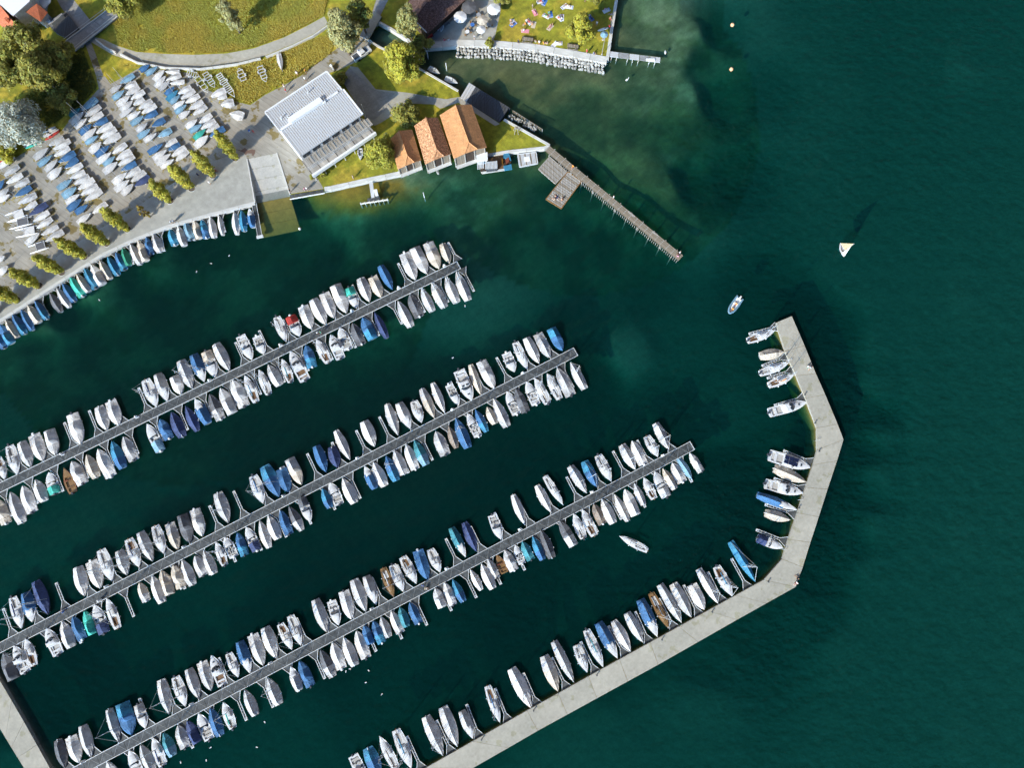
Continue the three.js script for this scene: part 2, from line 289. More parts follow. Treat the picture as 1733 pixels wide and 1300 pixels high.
// boat yard and promenade: one worn surface with a paler strip along the water
sheet('boat_yard', [[-120, 360], [0, 285], [45, 256], [104, 223], [128, 192], [150, 170], [168, 150], [164, 131], [178, 129], [188, 142], [214, 128], [240, 113], [300, 121], [322, 124], [345, 150], [372, 160], [400, 172], [424, 178], [450, 160], [478, 146], [510, 128], [548, 98], [585, 72], [612, 62], [628, 74], [620, 96], [600, 106], [575, 118], [556, 124], [617, 206], [532, 292], [548, 319.5], [490, 328.5], [469, 259.5], [419, 269.5], [432, 343], [349, 365], [280, 384.5], [225, 406.5], [173, 431.5], [90, 484.5], [0, 543.5], [-100, 611]], M.asphalt, 0.004);
sheet('promenade', [[-100, 606], [-100, 560], [0, 500], [60, 462], [110, 425], [165, 390], [215, 362], [262, 330], [310, 300], [352, 276], [395, 262], [417, 262], [418, 269.5], [431.5, 343], [349, 364.7], [280, 384], [225, 406], [173, 431], [90, 484], [0, 543]], M.promenade, 0.008);
sheet('footpath', [[146, 66], [156, 62], [175, 66], [200, 78], [232, 88], [280, 91.5], [330, 93], [385, 90.5], [430, 82], [480, 64], [520, 44], [549, 28], [556, 40], [530, 58], [495, 75], [445, 96], [400, 106], [340, 114.5], [280, 113], [230, 106], [190, 92], [160, 74]], M.concrete, 0.012);
sheet('footpath', [[92, -10], [118, -10], [150, 30], [168, 56], [150, 66], [130, 48], [104, 12]], M.paving, 0.008);
sheet('footpath', [[145, 74], [154, 70], [162, 90], [172, 118], [176, 128], [164, 130], [158, 112]], M.asphalt, 0.008);
sheet('footpath', [[592, 112], [606, 114], [636, 151], [690, 157], [735, 165], [756, 168], [778, 164], [846, 210], [838, 213], [776, 174], [745, 184], [735, 177], [695, 175], [645, 208], [634, 213], [618, 203]], M.promenade, 0.012);
sheet('terrace', [[577, 133], [591, 115], [634, 152], [668, 158], [652, 187], [642, 196], [634, 204], [618, 200]], M.paving, 0.016);
sheet('service_road', [[628, 74], [612, 62], [628, 28], [640, -10], [662, -10], [650, 14], [640, 34], [622, 58]], M.paving, 0.008);
sheet('cafe_terrace', [[716, 72], [726, 58], [760, 28], [790, -10], [850, -20], [847, 20], [838, 60], [833, 74], [775, 73], [721, 78]], M.promenade, 0.008);
// boat ramp, running under the water
{
  const a = G(418.5, 269, LAND), b = G(468.7, 259, LAND), c = G(508.5, 388.7, -1.1), d = G(442.7, 402.5, -1.1);
  const group = thing('slipway', 'pale concrete slipway running down from the promenade into the lake', 'slipway');
  for (let i = 0; i < 7; i++) {
    const t0 = i / 7 + 0.002, t1 = (i + 1) / 7 - 0.002, p = (s, t) => (s ? b.clone().lerp(c, t) : a.clone().lerp(d, t));
    const q = [p(0, t0), p(0, t1), p(1, t1), p(1, t0)], dn = q.map(v => v.clone().setY(v.y - 0.5));
    part('slab', polygons([q, [q[0], dn[0], dn[1], q[1]], [q[2], dn[2], dn[3], q[3]], [q[1], dn[1], dn[2], q[2]], [q[3], dn[3], dn[0], q[0]]]), i >= 4 ? M.algae : M.ramp, group);
  }
  for (const [p, q] of [[a, G(432, 343.5, LAND)], [b, G(491, 329, LAND)]]) part('side_wall', plank(p.clone().setY(LAND - 0.42), q.clone().setY(LAND - 0.42), 0.28, 1.1), M.kerb, group);
  shade(group);
}
// edging stones along the quays, walls round the lawns
function wallThing(name, label, category, px, width, height, material, base = LAND, piece = 3, drop = 1.2) {
  const o = thing(name, label, category);
  const pts = plan(px, base + height);
  for (let i = 0; i + 1 < pts.length; i++) {
    const L = pts[i].distanceTo(pts[i + 1]), n = Math.max(1, Math.round(L / piece));
    for (let k = 0; k < n; k++) {
      const a = pts[i].clone().lerp(pts[i + 1], k / n + 0.03 / L), b = pts[i].clone().lerp(pts[i + 1], (k + 1) / n - (k + 1 < n ? 0.03 / L : -0.02 / L));
      const h = height + drop;
      part('coping_stone', plank(a.setY(base + height - h / 2 + 0.003 * (k % 2)), b.setY(base + height - h / 2 + 0.003 * (k % 2)), width, h), material, o);
    }
  }
  return o;
}
wallThing('quay_wall', 'pale stone quay edge in front of the row of covered boats', 'quay wall', [[-100, 611], [0, 543.5], [45, 514], [90, 484.5], [132, 457.5], [173, 431.5], [225, 406.5], [280, 384.5], [349, 365], [431, 343.2]], 0.75, 0.07, M.kerb, LAND, 4);
wallThing('lawn_wall', 'pale retaining wall between clubhouse lawn and shallow water', 'wall', [[549, 319.5], [560, 318], [620.6, 304.5], [684, 291.5]], 0.95, 0.10, M.paleConcrete, LAND, 4);
wallThing('lawn_wall', 'pale retaining wall round the grass point by the wooden pier', 'wall', [[806, 265.5], [860, 256.5], [921, 250], [930, 246], [853, 202.5]], 0.7, 0.10, M.paleConcrete, LAND, 4);
wallThing('canal_wall', 'narrow pale wall along the canal beside two grey rowing boats', 'wall', [[776, 154], [701, 110.5], [676, 96], [640, 78], [614, 61]], 0.5, 0.25, M.kerb, LAND, 4);
wallThing('canal_wall', 'pale wall on the cafe side of the canal under the trees', 'wall', [[624, 40], [640, 36], [662, 48], [690, 66], [704, 83]], 0.6, 0.25, M.kerb, LAND, 4);
wallThing('beach_wall', 'broad white sea wall below the cafe and sunbathing lawn', 'wall', [[705, 81], [721, 77], [775, 72.5], [830, 73.5], [905, 80], [970, 91], [1027, 101.5]], 1.9, 0.12, M.paleConcrete, LAND, 5);
wallThing('beach_wall', 'narrow white wall on the lake side of the sunbathing lawn', 'wall', [[1027.5, 101], [1033.5, 60], [1043, 0], [1052, -60]], 0.8, 0.12, M.paleConcrete, LAND, 5);
wallThing('path_wall', 'curved low pale wall along the footpath above the boat yard', 'wall', [[162, 66], [180, 80], [196, 88]], 0.35, 0.7, M.kerb, LAND, 3, 0.1);
wallThing('path_wall', 'long curved low wall bordering the footpath beside the trailers', 'wall', [[203, 90], [232, 105], [280, 114], [340, 116], [400, 108], [441, 98]], 0.35, 0.7, M.kerb, LAND, 3, 0.1);
wallThing('path_wall', 'last stretch of the curved path wall beside the poplar tops', 'wall', [[450, 96], [495, 77], [530, 60], [556, 42]], 0.35, 0.7, M.kerb, LAND, 3, 0.1);

// ---------------------------------------------------------------- concrete breakwater
{
  const o = thing('breakwater', 'long pale concrete breakwater bending round the harbour', 'breakwater');
  const inner = plan([[1313, 546], [1328, 594.6], [1347, 636], [1362.7, 674], [1381.8, 724.5], [1382.3, 762], [1375.7, 786.7], [1362.7, 824.8], [1348.9, 868], [1333.3, 913], [1323, 946.5], [1292, 981.5], [1197, 1034], [1100, 1087.5], [996, 1145], [892, 1203], [800, 1255], [721, 1300], [640, 1345]], LAND);
  const outer = plan([[1339.4, 535], [1361, 585], [1380, 632], [1396, 668], [1417, 718], [1426.8, 744], [1416, 780], [1400, 828], [1385, 875], [1371, 918], [1358, 960], [1345.8, 993.5], [1247, 1049], [1113.8, 1125], [1010, 1182], [910, 1237], [860, 1266], [800.6, 1300], [720, 1345]], LAND);
  for (let i = 0; i + 1 < inner.length; i++) {
    const L = (inner[i].distanceTo(inner[i + 1]) + outer[i].distanceTo(outer[i + 1])) / 2, n = Math.max(1, Math.round(L / 9));
    for (let k = 0; k < n; k++) {
      const e = 0.035 / L, s0 = k / n + e, s1 = (k + 1) / n - e;
      const q = [inner[i].clone().lerp(inner[i + 1], s0), inner[i].clone().lerp(inner[i + 1], s1), outer[i].clone().lerp(outer[i + 1], s1), outer[i].clone().lerp(outer[i + 1], s0)];
      part('concrete_slab', slab(q, LAND + 0.004 * ((i + k) % 3), 0.35), (i * 5 + k * 3) % 4 < 2 ? M.concrete : M.concrete2, o);
    }
  }
  part('core', slab([...inner.map((p, i) => p.clone().lerp(outer[i], 0.035)), ...outer.map((p, i) => p.clone().lerp(inner[i], 0.035)).reverse()], LAND - 0.06, -6), M.algae, o);
  for (const [a, b] of [[1337, 610], [1384, 745], [1355, 846], [1328, 930], [1150, 1062], [940, 1179]]) { const p = G(a, b, LAND); part('ladder', merge([bar(V(p.x - 0.25, -0.8, p.z), V(p.x - 0.25, LAND + 0.5, p.z), 0.04), bar(V(p.x + 0.25, -0.8, p.z), V(p.x + 0.25, LAND + 0.5, p.z), 0.04), box(0.5, 0.05, 0.05, p.x, LAND + 0.45, p.z), box(0.5, 0.05, 0.05, p.x, LAND - 0.3, p.z)]), M.galvanised, o); }
  const rail = [];
  for (let i = 0; i < 5; i++) for (const s of [0]) rail.push(cyl(0.09, 0.11, 0.5, 0, 0, 0));
  for (const [a, b] of [[1331, 600], [1362, 668], [1379, 716], [1386, 764], [1352, 860], [1300, 985], [1205, 1036], [1120, 1083], [1010, 1143], [903, 1203], [815, 1252]]) { const p = G(a, b, LAND + 0.3); part('bollard', merge([cyl(0.1, 0.12, 0.5, p.x, LAND + 0.25, p.z, 10), cyl(0.17, 0.17, 0.07, p.x, LAND + 0.5, p.z, 10)]), M.steelDark, o); }
  const l = thing('breakwater', 'short concrete breakwater end behind the moored boats of outer jetty', 'breakwater');
  const li = plan([[-60, 1050], [0, 1151], [41.5, 1222], [85, 1300], [130, 1380]], LAND), lo = plan([[-60, 1132], [0, 1232], [20, 1265], [41.5, 1300], [88, 1380]], LAND);
  for (let i = 0; i + 1 < li.length; i++) for (let k = 0; k < 2; k++) { const f = (p, s) => p[i].clone().lerp(p[i + 1], s), s0 = k / 2 + 0.003, s1 = (k + 1) / 2 - 0.003; part('concrete_slab', slab([f(li, s0), f(li, s1), f(lo, s1), f(lo, s0)], LAND + 0.004 * ((i + k) % 3), -4), (i + k) % 2 ? M.concrete : M.concrete2, l); }
}

// ---------------------------------------------------------------- floating jetties with finger piers
const DECK = 0.5;
function fingerParts(o, root, dir, along, length, w, material = M.galvanised) {       // root at the jetty's edge; dir away from it
  const f = new THREE.Group(); f.name = 'finger'; o.add(f);
  const y = DECK - 0.06, neck = root.clone().addScaledVector(dir, 1.7), tip = root.clone().addScaledVector(dir, length);
  const at = (p, s) => p.clone().addScaledVector(along, s).setY(y);
  const rails = [];
  for (const s of [-1, 1]) { rails.push(plank(at(neck, s * w), at(tip, s * w), 0.11, 0.14), plank(at(root, s * 1.15), at(neck, s * w), 0.12, 0.14)); }
  for (let k = 0; k < 7; k++) { const c = neck.clone().lerp(tip, (k + 0.5) / 7); rails.push(plank(at(c, -w + 0.06), at(c, w - 0.06), 0.05, 0.07)); }
  rails.push(plank(at(tip, -w - 0.06), at(tip, w + 0.06), 0.24, 0.16));
  part('arm', merge(rails), material, f);
  part('gusset', slab([at(root, -1.09), at(root, 1.09), at(neck, w), at(neck, -w)], y - 0.01, y - 0.07), M.grating, f);
  const fl = tip.clone().addScaledVector(dir, -0.55);
  part('float', plank(fl.clone().setY(y - 0.32), tip.clone().setY(y - 0.32), 0.42, 0.5), M.galvanised, f);
  const mid = neck.clone().lerp(tip, 0.05); part('tread', plank(mid.clone().setY(y - 0.1), fl.clone().setY(y - 0.1), w * 1.0, 0.03), M.steelDark, f);
}
function jetty(label, a, b, first, last, n, before, skip, lens) {
  const A = G(...a, DECK), B = G(...b, DECK), o = thing('floating_jetty', label, 'jetty');
  const along = B.clone().sub(A).setY(0).normalize(), side = V(along.z, 0, -along.x);      // side points to the shore
  const L = A.distanceTo(B), W = 1.95, at = (s, q, y = DECK) => A.clone().addScaledVector(along, s).addScaledVector(side, q).setY(y);
  const sAt = (px) => { const t = (px - a[0]) / (b[0] - a[0]); return G(px, lerp(a[1], b[1], t), DECK).sub(A).dot(along); };
  const s0 = sAt(first), step = (sAt(last) - s0) / (n - 1);
  const braces = [];
  for (let s = s0 - step * before; s < L - 0.3; s += step / 2) {
    const e0 = Math.max(s, -30) + 0.025, e1 = Math.min(s + step / 2, L) - 0.025;
    if (e1 - e0 < 0.4) continue;
    part('deck_panel', slab([at(e0, -W / 2), at(e1, -W / 2), at(e1, W / 2), at(e0, W / 2)], DECK, DECK - 0.08), rnd() < 0.5 ? M.grating : M.grating2, o);
    const m = (e0 + e1) / 2;
    for (const [p, q] of [[e0, m], [m, e1]]) { const z = p === e0 ? 1 : -1; braces.push(plank(at(p + 0.1, -z * (W / 2 - 0.1), DECK + 0.003), at(q - 0.05, z * (W / 2 - 0.1), DECK + 0.003), 0.03, 0.02)); }
    part('float', plank(at(e0 + 0.3, 0, DECK - 0.42), at(e1 - 0.3, 0, DECK - 0.42), W * 0.8, 0.6), M.concrete2, o);
  }
  part('seam_strip', merge(braces), M.deckLine, o);
  for (const q of [-1, 1]) part('edge_rail', plank(at(s0 - step * before, q * (W / 2 + 0.06), DECK - 0.02), at(L, q * (W / 2 + 0.06), DECK - 0.02), 0.12, 0.2), M.galvanised, o);
  part('edge_rail', plank(at(L + 0.07, -W / 2 - 0.12, DECK - 0.02), at(L + 0.07, W / 2 + 0.12, DECK - 0.02), 0.14, 0.2), M.galvanised, o);
  for (let i = -before; i < n; i++) for (const q of [1, -1]) {
    if (skip.has(`${i}${q > 0 ? 'u' : 'd'}`)) continue;
    fingerParts(o, at(s0 + i * step + (q > 0 ? 0 : 0.35), q * (W / 2 + 0.12)), side.clone().multiplyScalar(q), along, lens + rr(-0.3, 0.3), 0.24);
  }
  return { A, B, along, side, at, s0, step, L };
}
const J1 = jetty('floating grating jetty with finger piers, nearest the promenade', [0, 826], [776, 449], 43.3, 734, 18, 2, new Set(), 6.0);
const J2 = jetty('middle floating grating jetty with finger piers on both sides', [0, 1097], [973.6, 595.6], 26, 942.8, 23, 1, new Set(), 6.0);
const J3 = jetty('floating grating jetty with finger piers, nearest the breakwater', [-45, 1399], [1170.7, 754.6], 167, 1142, 24, 2, new Set(), 6.0);
{ // the last finger pair of the first jetty closes its end
  const o = thing('finger_pier', 'long finger pier closing the end of the shoreward jetty', 'finger pier');
  const f = J1.at(J1.L + 0.35, 1.1), g = J1.at(J1.L + 0.35, -1.1);
  fingerParts(o, f, J1.side, J1.along, 5.2, 0.24); fingerParts(o, g, J1.side.clone().negate(), J1.along, 6.4, 0.24);
}
// fingers along the breakwater: root pixel, tip pixel
{
  let k = 0;
  const ord = ['first', 'second', 'third', 'fourth', 'fifth', 'sixth', 'seventh', 'eighth', 'ninth', 'tenth', 'eleventh', 'twelfth', 'thirteenth', 'fourteenth', 'fifteenth', 'sixteenth', 'seventeenth', 'eighteenth', 'nineteenth', 'twentieth'];
  for (const [a, b, c, d] of [[1314, 553, 1268, 565], [1332, 603, 1290, 619], [1342, 626, 1299, 640], [1361, 672, 1311, 686], [1374, 783, 1326, 763], [1361, 828, 1310, 810], [1346, 871, 1295, 854], [1331, 917, 1280, 897], [1265, 995, 1238, 946], [1222, 1018, 1198, 969], [1183, 1041, 1157, 991], [1141, 1063, 1115, 1014], [1098, 1087, 1075, 1036], [1058, 1109, 1030, 1060], [1008, 1138, 983, 1087], [959, 1165, 934, 1114], [909, 1193, 886, 1140], [860, 1221, 838, 1166], [811, 1248, 790, 1193], [764, 1274, 739, 1220], [714, 1302, 689, 1247]]) {
    const p = G(a, b, DECK), q = G(c, d, DECK), dir = q.clone().sub(p).setY(0).normalize();
    const o = thing('finger_pier', `slim galvanised finger pier, ${ord[k] ?? 'last'} along the breakwater from its open end`, 'finger pier', null, 0, 'finger piers on the breakwater'); k++;
    fingerParts(o, p, dir, V(dir.z, 0, -dir.x), p.distanceTo(q), 0.24);
  }
}

// ---------------------------------------------------------------- boats: unit plans (1 wide, 1 long, heights in metres), scaled to each boat's beam and length
const PLANS = {
  motor: (t) => t < 0.45 ? lerp(0.90, 1, smooth(0, 0.45, t)) : Math.max(0.0, 1 - Math.pow((t - 0.45) / 0.55, 2.5)) ,
  sail: (t) => t < 0.42 ? lerp(0.70, 1, Math.sin(t / 0.42 * Math.PI / 2)) : Math.max(0.0, 1 - Math.pow((t - 0.42) / 0.58, 2.15)),
  slim: (t) => t < 0.45 ? lerp(0.55, 1, Math.sin(t / 0.45 * Math.PI / 2)) : Math.max(0.0, 1 - Math.pow((t - 0.45) / 0.55, 1.8)),
  dinghy: (t) => t < 0.4 ? lerp(0.80, 1, Math.sin(t / 0.4 * Math.PI / 2)) : Math.max(0.0, 1 - Math.pow((t - 0.4) / 0.6, 1.6)),
};
const hw = (f, t) => Math.max(0.012, f(t)) / 2;
const NT = 14;
const station = (i) => { const t = i / NT; return 1 - Math.pow(1 - t, 1.25); };
function surface(rows, caps) {                             // rows of points with equal counts -> skin; creased normals, uv in metres
  const p = [], uv = [], push = (v) => { p.push(v[0], v[1], v[2]); uv.push(v[3] ?? v[0] * 2.2, v[4] ?? v[2] * 6); };
  for (let i = 0; i + 1 < rows.length; i++) for (let j = 0; j + 1 < rows[i].length; j++) { const a = rows[i][j], b = rows[i][j + 1], c = rows[i + 1][j + 1], d = rows[i + 1][j]; push(a); push(d); push(b); push(b); push(d); push(c); }
  if (caps) for (const [r, flip] of [[rows[0], false], [rows[rows.length - 1], true]]) for (let j = 1; j + 1 < r.length; j++) { const tri = flip ? [r[0], r[j + 1], r[j]] : [r[0], r[j], r[j + 1]]; tri.forEach(push); }
  const g = new THREE.BufferGeometry();
  g.setAttribute('position', new THREE.Float32BufferAttribute(p, 3)); g.setAttribute('uv', new THREE.Float32BufferAttribute(uv, 2));
  g.computeVertexNormals();
  return toCreasedNormals(g, 0.42);
}
const sheer = (t, h) => h * (0.86 + 0.34 * t * t);
function hullGeo(f, h, draft = 0.4) {
  const rows = [];
  for (let i = 0; i <= NT; i++) {
    const t = station(i), w = hw(f, t), y = sheer(t, h), z = t - 0.5, zk = z - 0.06 * smooth(0.75, 1, t);
    rows.push([[-w * 0.9, y - 0.02, z], [-w, y, z], [-w * 0.99, y * 0.5, lerp(z, zk, 0.4)], [-w * 0.78, 0, lerp(z, zk, 0.7)], [-w * 0.3, -draft, zk], [w * 0.3, -draft, zk], [w * 0.78, 0, lerp(z, zk, 0.7)], [w * 0.99, y * 0.5, lerp(z, zk, 0.4)], [w, y, z], [w * 0.9, y - 0.02, z]]);
  }
  return surface(rows, true);
}
// a deck with wells: wells = [t0, t1, half width share, floor height]
function deckGeo(f, h, wells = [], camber = 0.05) {
  const ts = new Set(); for (let i = 0; i <= NT; i++) ts.add(+station(i).toFixed(4));
  const us = new Set([-1, -0.5, 0, 0.5, 1]);
  for (const [a, b, q] of wells) { for (const e of [a, a + 0.008, b - 0.008, b]) ts.add(e); for (const e of [q, q - 0.06]) { us.add(e); us.add(-e); } }
  const T = [...ts].sort((a, b) => a - b), U = [...us].sort((a, b) => a - b), rows = [];
  for (const t of T) {
    const w = hw(f, t) * 0.93, y0 = sheer(t, h);
    rows.push(U.map(u => {
      let y = y0 - 0.015 + camber * (1 - u * u);
      for (const [a, b, q, fl] of wells) if (t > a + 0.004 && t < b - 0.004 && Math.abs(u) < q - 0.03) y = fl;
      return [u * w, y, t - 0.5];
    }).reverse());
  }
  return surface(rows, false);
}
// a tarpaulin drawn tight over boat and ridge pole: ridge(t) is the height above the gunwale
function coverGeo(f, h, ridge, t0, t1, seed, round = 0, skirt = 0.28, folds = 0.05) {
  const rows = [], n = 16, m = 5;
  for (let i = 0; i <= n; i++) {
    const t = lerp(t0, t1, i / n), w = hw(f, t) * 1.05 + 0.004, y0 = sheer(t, h) + 0.03, r = ridge(t), row = [];
    const sag = folds * Math.sin(i * 2.1 + seed) * 0.6 + folds * (vn(seed * 7.3 + i * 0.9, 3.3) - 0.5) * 2;
    row.push([w * 1.0, y0 - skirt - 0.06 * vn(i * 1.7, seed * 3.1), t - 0.5]);
    for (let j = 0; j <= 2 * m; j++) {
      const u = 1 - j / m, au = Math.abs(u);
      const tent = 1 - au, dome = Math.sqrt(Math.max(0, 1 - au * au));
      let y = y0 + r * lerp(tent, dome, round) - (au < 0.98 && au > 0.02 ? (0.07 * r + 0.02) * Math.sin(tent * Math.PI) * (1 - round) : 0);
      y += (au > 0.05 && au < 0.95 ? 1 : 0.15) * (sag * 0.5 + folds * 1.3 * (vn(i * 1.3 + seed * 11, j * 1.1 + seed * 5) - 0.5));
      row.push([u * w, y, t - 0.5]);
    }
    row.push([-w * 1.0, y0 - skirt - 0.06 * vn(i * 1.9 + 9, seed * 2.1), t - 0.5]);
    rows.push(row);
  }
  return surface(rows, true);
}
const HULLS = {}, COVERS = {};
for (const k in PLANS) HULLS[k] = hullGeo(PLANS[k], k === 'dinghy' ? 0.42 : k === 'slim' ? 0.5 : 0.62, k === 'dinghy' ? 0.05 : 0.4);
const RIDGES = [ // [hull, ridge, from, to, roundness]
  ['sail', t => 0.68 * smooth(-0.02, 0.2, t) * (1 - smooth(0.55, 1.0, t)) + 0.10, -0.01, 0.99, 0],
  ['sail', t => 0.32 + 0.55 * smooth(0, 0.12, t) * (1 - smooth(0.62, 0.75, t)) - 0.25 * smooth(0.8, 1, t), -0.01, 0.985, 0.1],
  ['motor', t => 0.32 + 0.75 * smooth(0.2, 0.42, t) * (1 - smooth(0.48, 0.68, t)) - 0.18 * smooth(0.75, 1, t), -0.01, 0.985, 0.45],
  ['motor', t => 0.20 + 0.95 * smooth(-0.05, 0.12, t) * (1 - smooth(0.42, 0.56, t)) + 0.12 * (1 - smooth(0.7, 1, t)), -0.015, 0.985, 0.3],
  ['motor', t => 0.12 + 0.66 * smooth(0.02, 0.45, t) * (1 - smooth(0.5, 1.0, t)), -0.01, 0.985, 0.05],
  ['slim', t => 0.10 + 0.58 * smooth(-0.05, 0.3, t) * (1 - smooth(0.5, 1.0, t)), -0.01, 0.985, 0],
];
RIDGES.forEach(([k, r, a, b, q], i) => COVERS[i] = [0, 1, 2].map(s => coverGeo(PLANS[k], k === 'slim' ? 0.5 : 0.62, r, a, b, i * 3 + s + 1, q, 0.3, 0.07)));
const PANELS = RIDGES.map(([k, r, a, b, q], i) => coverGeo(PLANS[k], k === 'slim' ? 0.5 : 0.62, t => r(t) + 0.07, a - 0.012, 0.37, i * 3 + 70, q, 0.2, 0.05).scale(1.02, 1, 1));
const HALF = [0, 1].map(s => coverGeo(PLANS.sail, 0.62, t => 0.25 + 0.85 * smooth(-0.02, 0.1, t) * (1 - smooth(0.5, 0.62, t)), -0.01, 0.66, 30 + s, 0.05, 0.25, 0.07));
const STERN = [0, 1].map(s => coverGeo(PLANS.motor, 0.62, t => 0.35 + 0.45 * smooth(-0.05, 0.2, t), 0.0, 0.34, 40 + s, 0.5, 0.15, 0.05));
const DCOVER = [0, 1, 2, 3].map(s => coverGeo(PLANS.dinghy, 0.42, t => 0.06 + [0.14, 0.24, 0.10, 0.3][s] * smooth(0, 0.4, t) * (1 - smooth(0.45, 1, t)), -0.01, 0.985, 50 + s, s === 2 ? 0.6 : 0.1, 0.12, 0.016));
const DECKS = {
  motor: [deckGeo(PLANS.motor, 0.62, [[0.10, 0.50, 0.74, 0.30]]), deckGeo(PLANS.motor, 0.62, [[0.06, 0.34, 0.8, 0.30], [0.66, 0.84, 0.45, 0.42]])],
  sail: [deckGeo(PLANS.sail, 0.62, [[0.08, 0.40, 0.56, 0.28]]), deckGeo(PLANS.sail, 0.62, [[0.05, 0.34, 0.62, 0.26]])],
  slim: [deckGeo(PLANS.slim, 0.5, [[0.1, 0.74, 0.8, 0.12]])],
  dinghy: [deckGeo(PLANS.dinghy, 0.42, [[0.06, 0.62, 0.7, 0.12]])],
};
function cabinGeo(f, h, t0, t1, ht, share, slope = 0.16) {     // a coach roof that follows the plan
  const rows = [];
  const prof = (t) => smooth(t0, t0 + 0.03, t) * (1 - smooth(t1 - slope, t1, t));
  for (let i = 0; i <= 10; i++) {
    const t = lerp(t0, t1, i / 10), w = Math.min(hw(f, t), hw(f, 0.6)) * share, y0 = sheer(t, h), y = y0 + 0.02 + ht * prof(t);
    rows.push([[w, y0 - 0.02, t - 0.5], [w * 0.9, y - 0.03, t - 0.5], [w * 0.55, y + 0.015, t - 0.5], [0, y + 0.03, t - 0.5], [-w * 0.55, y + 0.015, t - 0.5], [-w * 0.9, y - 0.03, t - 0.5], [-w, y0 - 0.02, t - 0.5]]);
  }
  return surface(rows, true);
}
const CABIN = { sail: cabinGeo(PLANS.sail, 0.62, 0.40, 0.80, 0.38, 0.66), motor: cabinGeo(PLANS.motor, 0.62, 0.36, 0.62, 1.05, 0.80, 0.1), low: cabinGeo(PLANS.motor, 0.62, 0.5, 0.9, 0.26, 0.72, 0.3) };
const glassBand = (t, share, y, h, lean, f) => { const w = hw(f, t) * share, pts = []; for (let k = 0; k <= 8; k++) { const a = (k / 8 - 0.5) * Math.PI; const x = -Math.sin(a) * w, z = t - 0.5 + 0.09 * Math.cos(a) - 0.05; pts.push([[x, y, z], [x * 0.86, y + h, z - lean]]); } return surface(pts, false); };
const SCREEN = glassBand(0.53, 0.86, 0.68, 0.42, 0.07, PLANS.motor), CABINGLASS = glassBand(0.60, 0.84, 1.0, 0.5, 0.05, PLANS.motor);
const HATCH = box(0.16, 0.05, 0.05, 0, 0.78, 0.22), HATCH2 = box(0.2, 0.05, 0.045, 0, 0.80, 0.27);
const OUTBOARD = merge([new RoundedBoxGeometry(0.17, 0.36, 0.085, 2, 0.03).translate(0, 0.82, -0.525), box(0.06, 0.9, 0.03, 0, 0.25, -0.525), box(0.2, 0.1, 0.03, 0, 0.6, -0.5)]);
const SEATS = [merge([box(0.24, 0.3, 0.08, -0.18, 0.45, -0.14), box(0.24, 0.34, 0.03, -0.18, 0.62, -0.185), box(0.24, 0.3, 0.08, 0.18, 0.45, -0.14), box(0.24, 0.34, 0.03, 0.18, 0.62, -0.185)]), box(0.62, 0.24, 0.06, 0, 0.42, -0.34)];
const BENCHES = [-0.28, -0.02, 0.2].map(z => box(0.66, 0.05, 0.045, 0, 0.4, z));
const CONSOLE = merge([box(0.3, 0.34, 0.04, 0.2, 0.5, 0.0), box(0.1, 0.1, 0.03, -0.2, 0.4, -0.02)]);
const WINDOWS = merge([box(0.20, 0.03, 0.055, -0.17, 1.72, 0.02), box(0.20, 0.03, 0.055, 0.17, 1.72, 0.02)]);
const RUDDER = merge([box(0.03, 0.9, 0.035, 0, 0.25, -0.52), box(0.035, 0.05, 0.16, 0, 0.82, -0.45)]);
const SOLAR = []; for (let i = 0; i < 2; i++) for (let j = 0; j < 3; j++) SOLAR.push([i, j]);
const GEO_CACHE = {};
const FENDER = new THREE.CapsuleGeometry(0.11, 0.4, 3, 6);
function rigging(o, L, W, tMast, H, boomCode, i, spread = 0.55) { // real-sized spars in the scaled boat
  const sx = 1 / W, sz = 1 / L, z = tMast - 0.5, k = `${H.toFixed(1)}|${L.toFixed(1)}|${W.toFixed(1)}|${tMast}`;
  const g = GEO_CACHE[k] ??= (() => {
    const mast = new THREE.CylinderGeometry(0.05, 0.075, H, 6).scale(sx, 1, sz).translate(0, 0.6 + H / 2, z);
    const sp = []; for (const q of [0.45, 0.72]) sp.push(box(2 * spread * sx, 0.05, 0.05 * sz, 0, 0.6 + H * q, z));
    const top = V(0, 0.6 + H * 0.97, z), stays = [];
    for (const e of [V(0, 0.8, 0.47), V(0, 0.65, -0.48), V(0.42, 0.62, z), V(-0.42, 0.62, z)]) stays.push(bar(e, top, 0.006, 3));
    return [mast, merge(sp), merge(stays)];
  })();
  part('mast', g[0], M.mast, o); part('spreader', g[1], M.mast, o); part('stay', g[2], M.galvanised, o);
  if (boomCode) part('boom', new THREE.CapsuleGeometry(0.13, L * 0.36, 3, 7).rotateX(Math.PI / 2).scale(sx, 1, sz).translate(0, 1.45, z - 0.21), tarp(boomCode, i), o);
}
function fenders(o, L, W, i) { for (const s of [-1, 1]) for (const t of [0.3, 0.6]) if ((i * 7 + t * 10 + s) % 3 > 0.5) part('fender', (GEO_CACHE.f ??= {})[`${s}${t}${L.toFixed(1)}${W.toFixed(1)}`] ??= FENDER.clone().scale(1 / W, 1, 1 / L).translate(s * (hw(PLANS.sail, t) + 0.1 / W), 0.4, t - 0.5), M.white, o); }
let serial = 0; const yardSpots = [];
